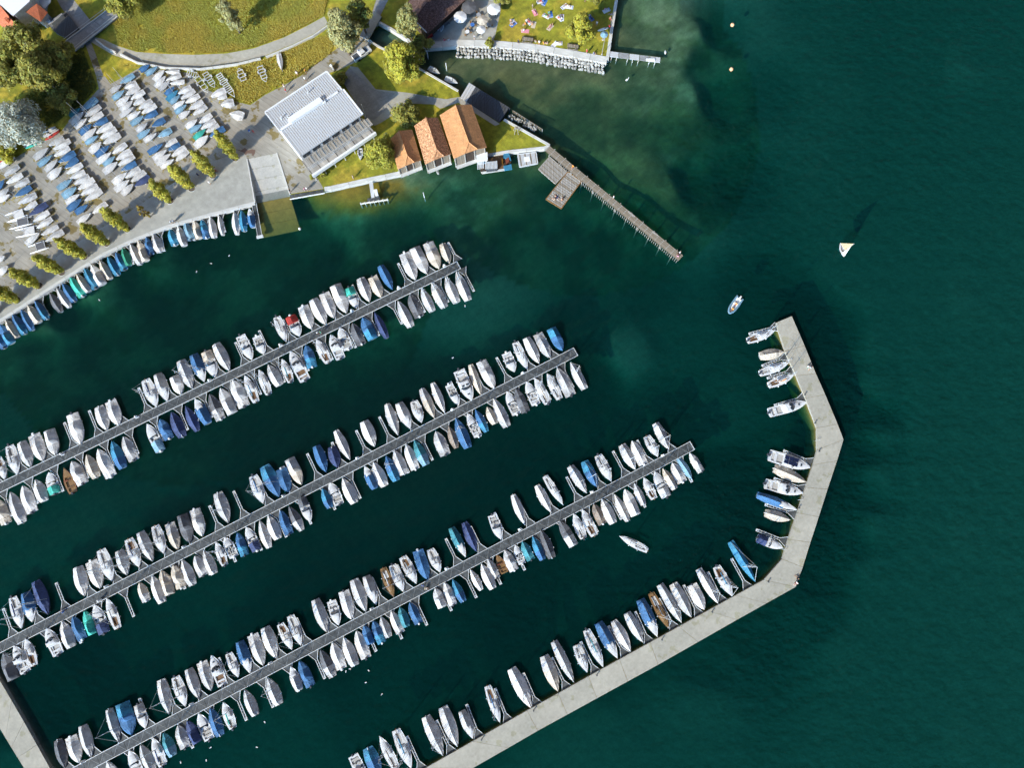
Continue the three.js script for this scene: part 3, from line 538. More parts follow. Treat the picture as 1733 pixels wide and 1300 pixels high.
// kind: c covered, h half covered, m motor boat, M cabin cruiser, y yacht, r open wooden boat, f fully varnished yacht
function makeBoat(bow, stern, W, code, label, group) {
  const L = bow.distanceTo(stern), i = serial++, kind = code[0], col = code[1] ?? 'w', flag = code.slice(2);
  const names = { c: ['covered_boat', 'boat'], h: ['half_covered_yacht', 'sailing boat'], m: ['motorboat', 'motorboat'], M: ['cabin_cruiser', 'motorboat'], y: ['sailing_yacht', 'sailing boat'], r: ['open_boat', 'boat'], f: ['wooden_yacht', 'sailing boat'] }[kind];
  const o = thing(names[0], label, names[1], bow.clone().lerp(stern, 0.5).setY(0), yaw(stern, bow), group);
  o.scale.set(W, 1, L);
  const ratio = W / L;
  if (kind === 'c') {
    const type = flag.includes('|') ? i % 2 : ratio < 0.31 ? 5 : ratio < 0.36 ? [0, 1, 5][i % 3] : [0, 2, 3, 4, 1, 4][i % 6], plan_ = RIDGES[type][0];
    part('hull', HULLS[plan_], col === 'k' && i % 3 === 0 ? M.varnish : M.hullWhite, o);
    part('cover', COVERS[type][i % 3], tarp(col, i), o);
    if (i % 5 === 1 || i % 5 === 3) part('stern_cover', PANELS[type], tarp({ w: 'g', k: 'g', g: 'w', b: 'B', B: 'b', d: 'g', t: 's', s: 'w' }[col] ?? col, i), o);
    if (plan_ === 'motor' && i % 2) part('outboard_motor', OUTBOARD, i % 4 === 1 ? M.engine : M.white, o);
    if (plan_ !== 'motor' && i % 3 === 0) part('rudder', RUDDER, M.white, o);
    if (flag.includes('|')) rigging(o, L, W, 0.58, 7.2 + (i % 3) * 0.5, null, i);
    if (i % 2) fenders(o, L, W, i);
  } else if (kind === 'h') {
    part('hull', HULLS.sail, M.hullWhite, o); part('deck', DECKS.sail[0], M.deckWhite, o);
    part('cabin', CABIN.sail, M.deckWhite, o); part('hatch', HATCH, M.glass, o);
    part('cover', HALF[i % 2], tarp(col, i), o);
    if (flag.includes('|')) rigging(o, L, W, 0.60, 7.8, null, i);
    fenders(o, L, W, i);
  } else if (kind === 'm') {
    part('hull', HULLS.motor, M.hullWhite, o); part('deck', DECKS.motor[i % 2], M.deckWhite, o);
    part('windscreen', SCREEN, M.glass, o); part('hatch', HATCH, M.glass, o);
    part('cabin', CABIN.low, M.deckWhite, o);
    for (const s of SEATS) part('seat', s, i % 3 ? M.cockpit : M.deckWhite, o);
    part('cockpit_floor', box(0.62, 0.03, 0.26, 0, 0.33, -0.24), col === 'o' ? M.teak : M.cockpit, o);
    part('outboard_motor', OUTBOARD, i % 2 ? M.engine : M.white, o);
    if (!'wo'.includes(col)) part('cockpit_cover', STERN[i % 2], tarp(col, i), o);
    fenders(o, L, W, i);
  } else if (kind === 'M') {
    part('hull', HULLS.motor, M.hullWhite, o); part('deck', DECKS.motor[1], M.deckWhite, o);
    part('cabin', CABIN.motor, M.deckWhite, o); part('windscreen', CABINGLASS, M.glass, o); part('roof_window', WINDOWS, M.glass, o);
    part('foredeck_cabin', CABIN.low, M.deckWhite, o); part('hatch', HATCH2, M.glass, o);
    part('cockpit_floor', box(0.66, 0.03, 0.24, 0, 0.33, -0.28), col === 'k' ? M.teak : M.cockpit, o);
    part('seat', SEATS[1], M.deckWhite, o); part('outboard_motor', OUTBOARD, M.engine, o);
    if (flag.includes('p')) for (const [a, b] of SOLAR) part('solar_panel', box(0.3, 0.04, 0.105, (a - 0.5) * 0.33, 1.76, -0.09 + (b - 1) * 0.112 + 0.08), M.solar, o);
    fenders(o, L, W, i);
  } else if (kind === 'y' || kind === 'f') {
    part('hull', HULLS.sail, kind === 'f' ? M.varnish : M.hullWhite, o); part('deck', DECKS.sail[i % 2], kind === 'f' ? M.varnish : M.deckWhite, o);
    part('cabin', CABIN.sail, kind === 'f' ? M.varnish : M.deckWhite, o); part('hatch', HATCH, M.glass, o);
    part('cockpit_floor', box(0.42, 0.03, 0.24, 0, 0.31, -0.27), i % 3 ? M.cockpit : M.teak, o);
    for (const s of [-1, 1]) part('cockpit_bench', box(0.10, 0.06, 0.24, s * 0.2, 0.5, -0.27), i % 3 ? M.deckWhite : M.teak, o);
    part('tiller', RUDDER, M.teak, o);
    rigging(o, L, W, 0.60, clamp(L * 1.22, 6, 10), col === 'w' ? 'g' : col, i);
    if (i % 2) part('outboard_motor', OUTBOARD, M.engine, o);
    fenders(o, L, W, i);
  } else {
    part('hull', HULLS[flag.includes('x') ? 'slim' : 'dinghy'], { o: M.mahogany, R: M.red, g: M.galvanised, k: M.varnish }[col] ?? M.hullWhite, o);
    part('deck', DECKS[flag.includes('x') ? 'slim' : 'dinghy'][0], { o: M.varnish, R: M.hullWhite, g: M.galvanised, k: M.varnish }[col] ?? M.deckWhite, o);
    for (const s of BENCHES) part('bench', s, col === 'g' ? M.white : M.teak, o);
    part('console', CONSOLE, col === 'g' ? M.galvanised : M.mahogany, o);
    if (flag.includes('e')) part('outboard_motor', OUTBOARD, M.engine, o);
  }
  return o;
}
const ORD = ['first', 'second', 'third', 'fourth', 'fifth', 'sixth', 'seventh', 'eighth', 'ninth', 'tenth', 'eleventh', 'twelfth', 'thirteenth', 'fourteenth', 'fifteenth', 'sixteenth', 'seventeenth', 'eighteenth', 'nineteenth', 'twentieth'];
const ordinal = (n) => n < 20 ? ORD[n] : n < 40 ? (n === 39 ? 'fortieth' : n === 29 ? 'thirtieth' : n < 29 ? 'twenty-' + ORD[n - 20] : 'thirty-' + ORD[n - 30]) : n === 49 ? 'fiftieth' : 'forty-' + ORD[n - 40];
function describe(code) {
  const c = COLOURS[code[1]]?.[0] ?? 'white';
  return { c: `${c} tarpaulin-covered boat`, h: `white-bowed boat with ${c} cover`, m: code[1] === 'w' ? 'white open motorboat' : `white motorboat with ${code[1] === 'o' ? 'brown floor' : c + ' cover'}`, M: 'white cabin cruiser', y: code[1] === 'w' ? 'white sailing yacht' : `white yacht with ${c} boom cover`, r: `open ${c} boat`, f: 'varnished wooden yacht' }[code[0]];
}
// each line: field origin, then bow x y, stern x y, beam (all in the enlarged field), code
function parse(text) {
  const out = []; let ox = 0, oy = 0;
  for (const line of text.trim().split('\n')) {
    const w = line.trim().split(/[\s,]+/);
    if (w[0] === '@') { ox = +w[1]; oy = +w[2]; continue; }
    const n = w.slice(0, 5).map(Number), Y = 0.75;
    const bow = G(ox + n[0] / Z, oy + n[1] / Z, Y), stern = G(ox + n[2] / Z, oy + n[3] / Z, Y);
    const mx = ox + (n[0] + n[2]) / 2 / Z, my = oy + (n[1] + n[3]) / 2 / Z, scale = G(mx + 0.5, my, Y).distanceTo(G(mx - 0.5, my, Y));
    out.push({ bow: bow.setY(0), stern: stern.setY(0), W: n[4] / Z * scale * 0.98, code: w[5], px: mx, py: my });
  }
  return out;
}
function moor(text, where, group, key, from = 0) {
  const list = parse(text).sort((a, b) => key(b) - key(a));
  list.forEach((b, k) => makeBoat(b.bow, b.stern, b.W, b.code, `${describe(b.code)}, ${ordinal(k + from)} ${where}`, group));
}
moor(`@ 0 600
50 1225 -20 1010 90 yw
175 1180 90 890 115 yd
305 1105 210 860 118 cg
425 1045 330 785 125 cw
550 990 480 745 115 cg
795 880 705 585 125 cw
1050 745 965 510 118 cw
1165 695 1080 460 118 cw
1535 515 1420 245 122 yn
1640 460 1540 190 112 hg
@ 280 600
155 390 85 215 105 cw
262 335 150 60 120 cg|
385 270 275 0 115 hb|
@ 280 420
490 1265 395 1010 115 mk
630 1205 495 940 112 cg
850 1095 730 855 108 mw
965 1040 890 860 100 mw
1185 920 1085 670 98 yg
1315 865 1220 665 112 mR
1430 790 1345 570 112 cw
1570 750 1445 500 122 cw
1650 685 1550 440 112 cw
@ 560 390
155 810 45 540 122 cg
255 765 175 560 98 me
380 700 290 470 108 cw
495 655 405 455 100 ck
605 580 485 345 90 cb
830 485 720 225 118 cw
940 425 820 170 118 cg
1060 375 950 125 118 ck
1165 325 1090 130 88 ck`, 'from the tip, shore side of shoreward jetty', 'boats on the shore side of the shoreward jetty', b => b.px);
moor(`@ 0 780
-20 370 60 610 110 ck
105 300 215 600 122 cg
225 240 315 500 118 cw
350 180 430 390 112 cw
480 110 540 320 118 me
620 65 710 310 105 roe
@ 0 600
705 1040 810 1260 118 cg
850 975 940 1200 112 ck
960 920 1085 1190 122 cw
1095 845 1200 1105 112 cB
1210 800 1310 1030 112 cg
1440 675 1570 940 108 ms
1565 630 1655 820 103 cb
@ 280 600
60 560 165 800 115 cn
195 500 310 740 98 cn
290 430 415 670 112 hb
435 385 540 630 103 cd
540 325 655 570 112 cg
660 245 770 505 122 cw
775 200 885 460 98 ys
915 145 1010 385 93 yg
1005 95 1115 295 108 cg
1140 40 1225 265 90 yt
@ 280 420
1220 1005 1365 1290 122 Mk
1375 945 1435 1160 103 cb
1475 890 1590 1115 98 yw
1615 845 1712 1077 108 Mw
@ 560 390
85 950 170 1160 108 mw
210 905 300 1110 103 cd
310 850 410 1055 112 cb
425 795 545 1045 83 cn
655 685 780 935 103 cg
770 625 865 840 108 cd
885 565 990 785 93 cg|
985 510 1110 745 103 cw|
1120 455 1230 700 103 cg|
1225 400 1340 675 103 cg|`, 'from the tip, lakeward side of shoreward jetty', 'boats on the lakeward side of the shoreward jetty', b => b.px);
moor(`@ 0 960
215 605 120 295 112 yn
320 540 250 250 126 hb
475 465 350 145 118 cn|
830 285 760 0 126 cw
@ 0 780
985 1250 890 985 126 cw
1100 1180 985 870 126 yw
1245 1120 1165 880 112 cg|
1365 1045 1255 765 118 yn
1495 985 1370 700 108 cg|
1605 910 1515 635 112 yw
@ 280 800
125 755 40 500 103 ck
245 690 165 415 118 cd
365 625 285 365 112 cw
620 495 510 200 122 cg|
960 305 855 30 118 yb
1115 240 970 -60 136 cb|
1205 195 1130 -35 116 cb
1335 120 1215 -130 108 ck
@ 280 600
1575 1155 1475 895 103 cb
1685 1110 1625 905 108 cn
@ 560 580
190 1150 50 865 93 cg
430 1020 325 770 118 cw
660 910 550 605 98 cg
780 845 665 590 108 hg
890 785 810 570 103 yw
1015 740 890 455 98 ck
1115 690 995 395 83 cw
1255 615 1150 410 88 mw
1380 570 1250 270 128 Mw
1465 510 1365 215 83 ck
1600 450 1470 185 112 cw
@ 800 540
410 520 325 330 103 mw
535 495 415 225 93 yw
650 435 525 185 103 cw
755 380 635 145 103 cg
880 310 770 95 103 cb`, 'from the tip, shore side of middle jetty', 'boats on the shore side of the middle jetty', b => b.px);
moor(`@ 0 960
40 830 130 1095 126 cd
140 765 250 1030 118 Mw
250 695 330 965 103 yo
455 595 570 855 122 Mw
610 525 695 780 122 cw
715 480 805 705 103 cb
830 425 905 650 93 ce
925 365 1020 645 122 mn
1045 300 1150 600 103 yw
1365 150 1430 330 88 ck
1490 80 1585 345 108 cw
1580 30 1655 265 108 ck
@ 280 800
-5 980 40 1190 108 ck
80 900 155 1125 108 ck
165 850 265 1095 108 cw
290 810 370 1005 98 cg
375 755 475 985 98 cg
495 675 580 905 90 yw
580 630 670 825 103 mw
705 585 775 805 88 cb
790 530 895 760 103 mn
920 465 1010 730 98 cg
1005 415 1100 645 108 cw
1125 365 1210 600 93 cb
1205 325 1330 560 98 cd
1420 485 1330 250 98 md
1535 150 1610 340 88 cB
1610 95 1700 310 108 mw
@ 560 780
115 165 230 410 108 cw
330 50 430 270 93 hb
415 10 525 245 108 cw|
@ 560 580
540 1105 640 1345 103 cb|
620 1050 715 1285 112 cw
735 990 825 1235 98 cw
815 950 930 1190 103 ct
1025 865 1120 1095 116 cg
1150 810 1225 1025 83 co
1220 735 1340 1025 112 cb|
1335 690 1440 915 93 mw
1410 650 1520 865 88 cb
1525 625 1605 790 88 ck
1590 545 1720 815 108 cw
@ 800 540
335 705 430 930 103 mw
420 680 520 905 98 cd
525 610 620 835 103 mw
605 575 735 825 98 yk
725 530 850 780 93 yw
825 475 960 745 116 cg
955 420 1095 680 93 cg|`, 'from the tip, lakeward side of middle jetty', 'boats on the lakeward side of the middle jetty', b => b.px);
moor(`@ 0 1075
640 1300 565 1030 108 cd
775 1250 690 1000 122 cw
895 1200 805 890 112 cg
1165 1050 1065 730 98 cg|
1290 980 1195 675 150 cb
1425 915 1350 680 103 mg
1660 775 1575 445 112 cg|
@ 280 1075
200 700 95 410 116 yw
330 625 225 335 108 cg
450 545 355 270 112 cg
450 195 560 495 112 Mk
715 415 615 180 98 yw
830 375 725 65 112 hb
960 300 850 0 120 cg
@ 280 980
1085 780 975 480 126 cw
1240 695 1120 440 98 yk
1330 655 1220 360 103 yg
1580 525 1465 205 112 cg
1695 455 1620 215 103 mw
@ 560 920
205 745 125 470 112 cw
345 670 225 355 118 cg|
445 600 345 320 103 hg
615 525 510 240 93 fw
710 475 600 210 103 yw
840 395 700 130 108 yw
945 355 850 70 116 cb
1070 285 970 55 103 yd
@ 560 780
1320 945 1180 655 93 ht
1425 890 1305 605 103 cn
1665 770 1575 530 103 mw
@ 800 740
515 865 395 565 88 cw
770 740 630 475 93 cg
885 665 705 380 78 yg
1115 550 955 285 98 cg|
1215 490 1095 240 103 cb|
1355 435 1225 175 108 yw
@ 1000 680
435 665 305 425 103 cw|
400 380 515 610 103 cw
655 540 545 335 98 yw
765 470 635 215 93 cg|`, 'from the tip, shore side of outer jetty', 'boats on the shore side of the outer jetty', b => b.px);
moor(`@ 0 1075
1060 1240 1150 1500 108 cw
1265 1125 1370 1390 112 mw
1375 1070 1490 1330 108 cg
1495 1000 1590 1285 112 yn
1600 955 1690 1180 108 ct
@ 280 1075
125 880 195 1105 112 cg
215 835 310 1050 98 cn
325 765 430 1025 116 mw
440 710 535 985 112 cb
565 655 660 915 108 ye
775 530 880 785 103 cg
1000 415 1110 675 112 cg|
1225 305 1310 540 98 hg
1310 250 1420 500 103 cb
1515 140 1635 405 108 cd
@ 560 920
15 965 105 1225 112 cw
125 915 235 1190 112 cw
250 850 345 1120 112 cw
325 800 390 980 88 cb
415 755 500 970 93 cb
490 715 565 915 93 cg
590 660 680 870 93 cw
675 620 740 815 98 ct
770 575 860 780 93 cb
1020 435 1090 620 98 cg
1115 380 1195 600 88 cw
1190 350 1295 565 88 cB
1360 250 1470 455 75 cw
1470 195 1585 440 103 cw
1535 150 1620 335 83 cg
1620 105 1700 290 98 ro
@ 800 740
315 1100 405 1300 98 cg
415 1055 485 1240 80 mw
485 1020 570 1200 93 ct
585 965 685 1195 88 cB
665 905 775 1180 103 cd
850 815 985 1055 103 cd
985 745 1085 990 98 yw
1070 705 1190 965 103 yo
1180 650 1270 845 93 co
1260 600 1375 840 108 cw
1385 555 1515 815 88 cw
1485 505 1595 760 108 cw
1580 450 1670 660 78 cg
@ 1000 680
515 740 620 950 93 yw
620 680 740 930 108 mg
700 650 820 850 83 ck
795 595 895 785 108 cw
990 760 855 555 83 cs
965 500 1080 680 78 cw`, 'from the tip, lakeward side of outer jetty', 'boats on the lakeward side of the outer jetty', b => b.px);
moor(`@ 1200 560
645 -5 380 95 90 yg
735 205 500 245 105 ck
780 310 500 415 90 yg
830 430 585 530 90 yw
960 695 590 800 105 Mw
@ 1200 740
990 300 590 175 130 Mwp
950 440 640 305 108 ck
920 550 550 455 114 Mw
860 710 475 565 88 hb
795 810 550 740 98 ck
725 1085 475 985 95 mn
@ 1100 900
1030 490 790 100 86 cB|
805 635 650 340 108 yB
665 705 480 370 88 cw|
530 765 410 520 112 cw
405 840 230 515 118 cg
310 895 100 520 98 cg|
185 950 10 600 93 fd
@ 840 980
1575 570 1410 205 118 hb|
1435 625 1280 335 103 cg
1315 715 1150 415 112 cw
1185 780 1000 430 118 hb|
1045 865 880 500 103 yt
890 915 780 650 98 yw
760 1015 565 615 98 cg|
605 1105 470 760 122 ck
345 1270 150 880 126 cw|
@ 560 1075
1655 860 1530 500 93 yb
1390 1015 1280 745 98 hg
1240 1095 1095 710 126 cg|
1100 1185 930 805 122 cg|
790 1310 635 930 122 yB
475 985 640 1310 103 yo
480 1400 360 1110 136 cb
330 1420 215 1180 116 mw`, 'along the breakwater from its open end', 'boats moored along the breakwater', b => b.px * 0.75 - b.py);
moor(`@ 0 400
-40 960 40 1085 75 cb
5 860 110 1040 92 cb
55 810 165 985 82 ck
125 760 240 945 88 cb
205 715 310 910 88 cb
275 670 380 835 92 ck
345 625 455 800 78 cb
485 545 590 730 83 cd
550 495 675 685 78 cg
615 455 725 630 83 cb
690 400 805 580 88 ce
750 365 865 535 78 ck
830 310 935 500 88 cB
895 275 1000 465 92 cw
975 230 1075 410 78 ck
1055 195 1150 370 83 cB
1135 155 1215 320 78 cb
1200 110 1260 280 83 cG
1275 70 1370 265 83 cw
1355 40 1425 235 83 ck
@ 0 200
1435 1160 1475 1325 68 cb
1500 1130 1565 1300 96 cg
@ 280 200
45 1085 90 1235 78 cB
125 1050 185 1240 83 cw
195 1015 250 1185 83 cs
285 1000 330 1170 73 ck
355 990 400 1165 73 cB
440 960 475 1160 78 cw
520 940 560 1135 58 cw
670 905 700 1130 73 cw
745 895 770 1095 73 cB
820 880 855 1060 73 hb`, 'boat from the slipway along the promenade quay', 'covered boats moored at the promenade quay', b => b.px);
{ // single boats
  const one = (ox, oy, t, code, label) => { const [b] = parse(`@ ${ox} ${oy}\n${t} ${code}`); return makeBoat(b.bow, b.stern, b.W, b.code, label); };
  one(800, 740, '1430 965 1710 1110 78', 'yw', 'slim white yacht under way between outer jetty and breakwater');
  one(560, 0, '1065 712 955 650 62', 'rg', 'grey aluminium rowing boat moored by the canal wall, nearer the trees');
  one(560, 0, '1240 805 1115 752 62', 'rg', 'grey aluminium rowing boat moored by the canal wall, nearer the dark landing');
  one(560, 0, '890 572 790 550 58', 'rR', 'small red and white rowing boat half under the big tree');
}
// slender fingers of the promenade quay, one between each pair of boats
{
  const xs = [67, 95, 43, 18, 119, 142, 166, 192, 217, 243, 271, 296, 321, 349, 373, 400], quayOrder = (x) => xs.filter(v => v > x).length;
  for (const [a, b, c, d] of [[67, 504, 83, 534], [95, 485, 115, 520], [43, 519, 60, 548], [18, 536, 32, 558], [119, 470, 131, 500], [142, 452, 155, 486], [166, 437, 183, 472], [192, 424, 203, 458], [217, 411, 226, 446], [243, 400, 252, 434], [271, 389, 278, 424], [296, 381, 300, 408], [321, 374, 329, 406], [349, 366, 353, 398], [373, 361, 381, 392], [400, 352, 406, 388]]) {
    const p = G(a, b, DECK), q = G(c, d, DECK), dir = q.clone().sub(p).setY(0).normalize();
    const o = thing('quay_finger', `slim mooring finger at the promenade quay, number ${ordinal(quayOrder(a))} from the slipway`, 'finger pier', null, 0, 'mooring fingers at the promenade quay');
    fingerParts(o, p, dir, V(dir.z, 0, -dir.x), p.distanceTo(q), 0.16);
  }
}
// ---------------------------------------------------------------- dinghies laid up in the yard
const DPARTS = { mast: new THREE.CylinderGeometry(0.03, 0.045, 5.6, 5) };
const trolleyGeo = merge([box(0.08, 0.06, 0.95, 0, 0.18, 0), box(0.8, 0.06, 0.03, 0, 0.18, -0.1), cyl(0.16, 0.16, 0.08, 0, 0, 0, 10).rotateZ(Math.PI / 2).scale(1, 1, 0.25).translate(0.42, 0.16, -0.1), cyl(0.16, 0.16, 0.08, 0, 0, 0, 10).rotateZ(Math.PI / 2).scale(1, 1, 0.25).translate(-0.42, 0.16, -0.1)]);
function makeDinghy(bow, stern, W, col, label, group, masted) {
  const L = bow.distanceTo(stern), i = serial++, o = thing('covered_dinghy', label, 'dinghy', bow.clone().lerp(stern, 0.5).setY(LAND), yaw(stern, bow), group);
  o.scale.set(W, 1, L); yardSpots.push([o.position.x, o.position.z, L, o.rotation.y]);
  const hull = part('hull', HULLS.dinghy, M.hullWhite, o); hull.position.y = 0.32;
  const cover = part('cover', DCOVER[i % 4], tarp(col, i), o); cover.position.y = 0.32;
  part('trolley', trolleyGeo, M.galvanised, o);
  if (masted) { const m = part('mast', DPARTS.mast, M.mast, o); m.scale.set(1 / W, 1, 1 / L); m.position.set(0, 3.3, 0.18); }
}
const ROWS = {
  nearest: ['row nearest the clubhouse', `@ 0 0
1470 635 1375 695 58 b L
1550 655 1430 730 58 s L
1615 690 1510 785 58 w L
1630 745 1525 850 58 w L
1670 790 1560 880 58 g L
@ 280 0
10 790 155 735 56 w R
5 705 140 705 50 w R
50 820 190 800 50 w R
95 850 5 930 56 b L
130 885 20 985 60 B L
150 935 50 1010 56 s L
130 920 255 850 62 w R
155 970 290 885 62 w R
200 1010 335 935 62 w R
235 1075 370 995 62 w R
275 1125 405 1040 62 w R
200 985 85 1060 58 w L
215 1025 100 1105 58 s L
250 1085 140 1150 62 w L
335 1205 455 1125 62 w R
350 1265 490 1180 62 w R
400 1295 525 1225 62 w R
320 1170 205 1250 62 w L
365 1220 240 1290 58 s L
@ 280 200
400 110 285 205 58 e L
435 185 580 100 72 b R
425 170 295 280 80 w L`],
  second: ['second row from the clubhouse', `@ 0 0
1180 820 1315 735 62 s R
1225 870 1340 810 66 w R
1235 930 1365 850 66 w R
1285 975 1415 895 64 w R
1310 1030 1410 965 64 w R
1360 1070 1490 985 62 w R
1390 1110 1530 1030 64 w R
1410 1165 1540 1095 64 b R
1200 830 1085 900 56 g L
1225 885 1110 970 60 s L
1280 940 1150 1030 68 w L
1310 985 1185 1085 62 w L
1320 1050 1180 1140 52 g L
1385 1090 1255 1160 60 w L
1415 1135 1285 1220 60 s L
1490 1240 1615 1170 70 b R
@ 0 200
1450 50 1340 130 60 g L
1480 110 1355 190 62 s L
1540 150 1415 225 58 w L
1550 185 1680 115 68 s R
1620 280 1733 215 64 w R
1650 320 1760 250 64 b R
1600 255 1455 345 64 b L
1640 310 1505 405 64 w L
1680 350 1530 450 64 w L
1710 405 1575 485 60 w L
@ 280 200
65 375 200 285 62 w R
105 420 225 320 62 w R`],
  third: ['third row from the clubhouse', `@ 0 0
800 1080 955 970 76 s R
800 1060 680 1130 62 t L
835 1145 985 1040 68 g R
830 1095 695 1205 70 w L
870 1190 1010 1110 66 w R
860 1160 740 1250 58 w L
915 1235 1055 1165 66 b R
@ 0 200
905 60 785 155 66 b L
945 150 1100 60 68 w R
985 200 1140 105 70 w R
955 95 815 215 70 w L
970 175 840 245 58 s L
1015 250 1180 165 74 w R
1000 235 885 335 80 w L
1080 270 940 370 68 b L
1105 350 1240 255 64 w R
1100 335 955 440 64 w L
1140 410 1285 320 70 w R
1160 465 1315 370 68 w R
1135 375 1020 465 58 s L
1160 430 1020 535 74 w L
1190 515 1335 440 62 b R
1230 590 1370 490 62 w R
1250 535 1110 640 72 w L
1285 625 1425 525 68 w R
1275 605 1130 710 72 w L
1320 670 1465 575 70 n R
1315 640 1200 750 66 w L`],
  fourth: ['fourth row from the clubhouse', `@ 0 200
485 270 630 195 66 g R
525 310 690 220 66 w R
535 375 685 290 66 w R
485 290 340 400 70 g L
580 435 740 340 72 b R
520 365 380 465 62 s L
575 405 450 515 62 g L
640 490 765 400 66 b R
615 480 485 590 84 w L
660 545 810 455 66 w R
690 595 835 525 62 w R
735 650 875 565 66 w R
770 700 925 600 72 w R
715 600 570 695 66 s L
760 680 620 770 80 s L
795 755 960 660 72 w R
835 810 1000 710 72 w R
790 745 650 830 60 w L
810 790 670 900 72 b L
870 850 745 930 62 b L
910 935 1050 835 66 w R
900 930 765 1030 60 w L`],
  last: ['row beside the silver willow', `@ 0 200
45 565 190 470 66 g R
70 640 225 555 62 w R
50 610 -40 700 70 b L
145 675 290 605 66 g R
150 770 310 675 68 b R
100 690 0 760 60 g L
110 750 -10 810 60 w L
180 840 360 750 72 g R
245 900 365 825 58 w R
295 955 465 840 72 n R
330 1015 485 920 60 w R
365 1080 515 985 62 w R
410 1145 575 1060 56 w R
400 1125 260 1235 62 w L
450 1210 625 1110 72 g R
150 380 0 480 62 w R
@ 0 400
90 290 0 370 64 w L
60 195 -20 240 56 w L`],
};
for (const [key, [where, text]] of Object.entries(ROWS)) {
  const rows = []; let ox = 0, oy = 0;
  for (const line of text.split('\n')) {
    const w = line.trim().split(/\s+/);
    if (w[0] === '@') { ox = +w[1]; oy = +w[2]; continue; }
    const n = w.slice(0, 5).map(Number), Y = LAND + 0.6, mx = ox + (n[0] + n[2]) / 2 / Z, my = oy + (n[1] + n[3]) / 2 / Z;
    rows.push({ bow: G(ox + n[0] / Z, oy + n[1] / Z, Y), stern: G(ox + n[2] / Z, oy + n[3] / Z, Y), W: n[4] / Z * G(mx + 0.5, my, Y).distanceTo(G(mx - 0.5, my, Y)) * 1.03, col: w[5], file: w[6], k: mx * 0.6 + my });
  }
  for (const file of ['L', 'R']) rows.filter(r => r.file === file).sort((a, b) => b.k - a.k).forEach((r, k) =>
    makeDinghy(r.bow.setY(0), r.stern.setY(0), r.W, r.col, `${COLOURS[r.col][0]} covered dinghy, ${ordinal(k)} from the promenade, ${file === 'L' ? 'willow' : 'clubhouse'} file, ${where}`, `dinghies laid up in the ${where}`, rnd() < 0.5));
}

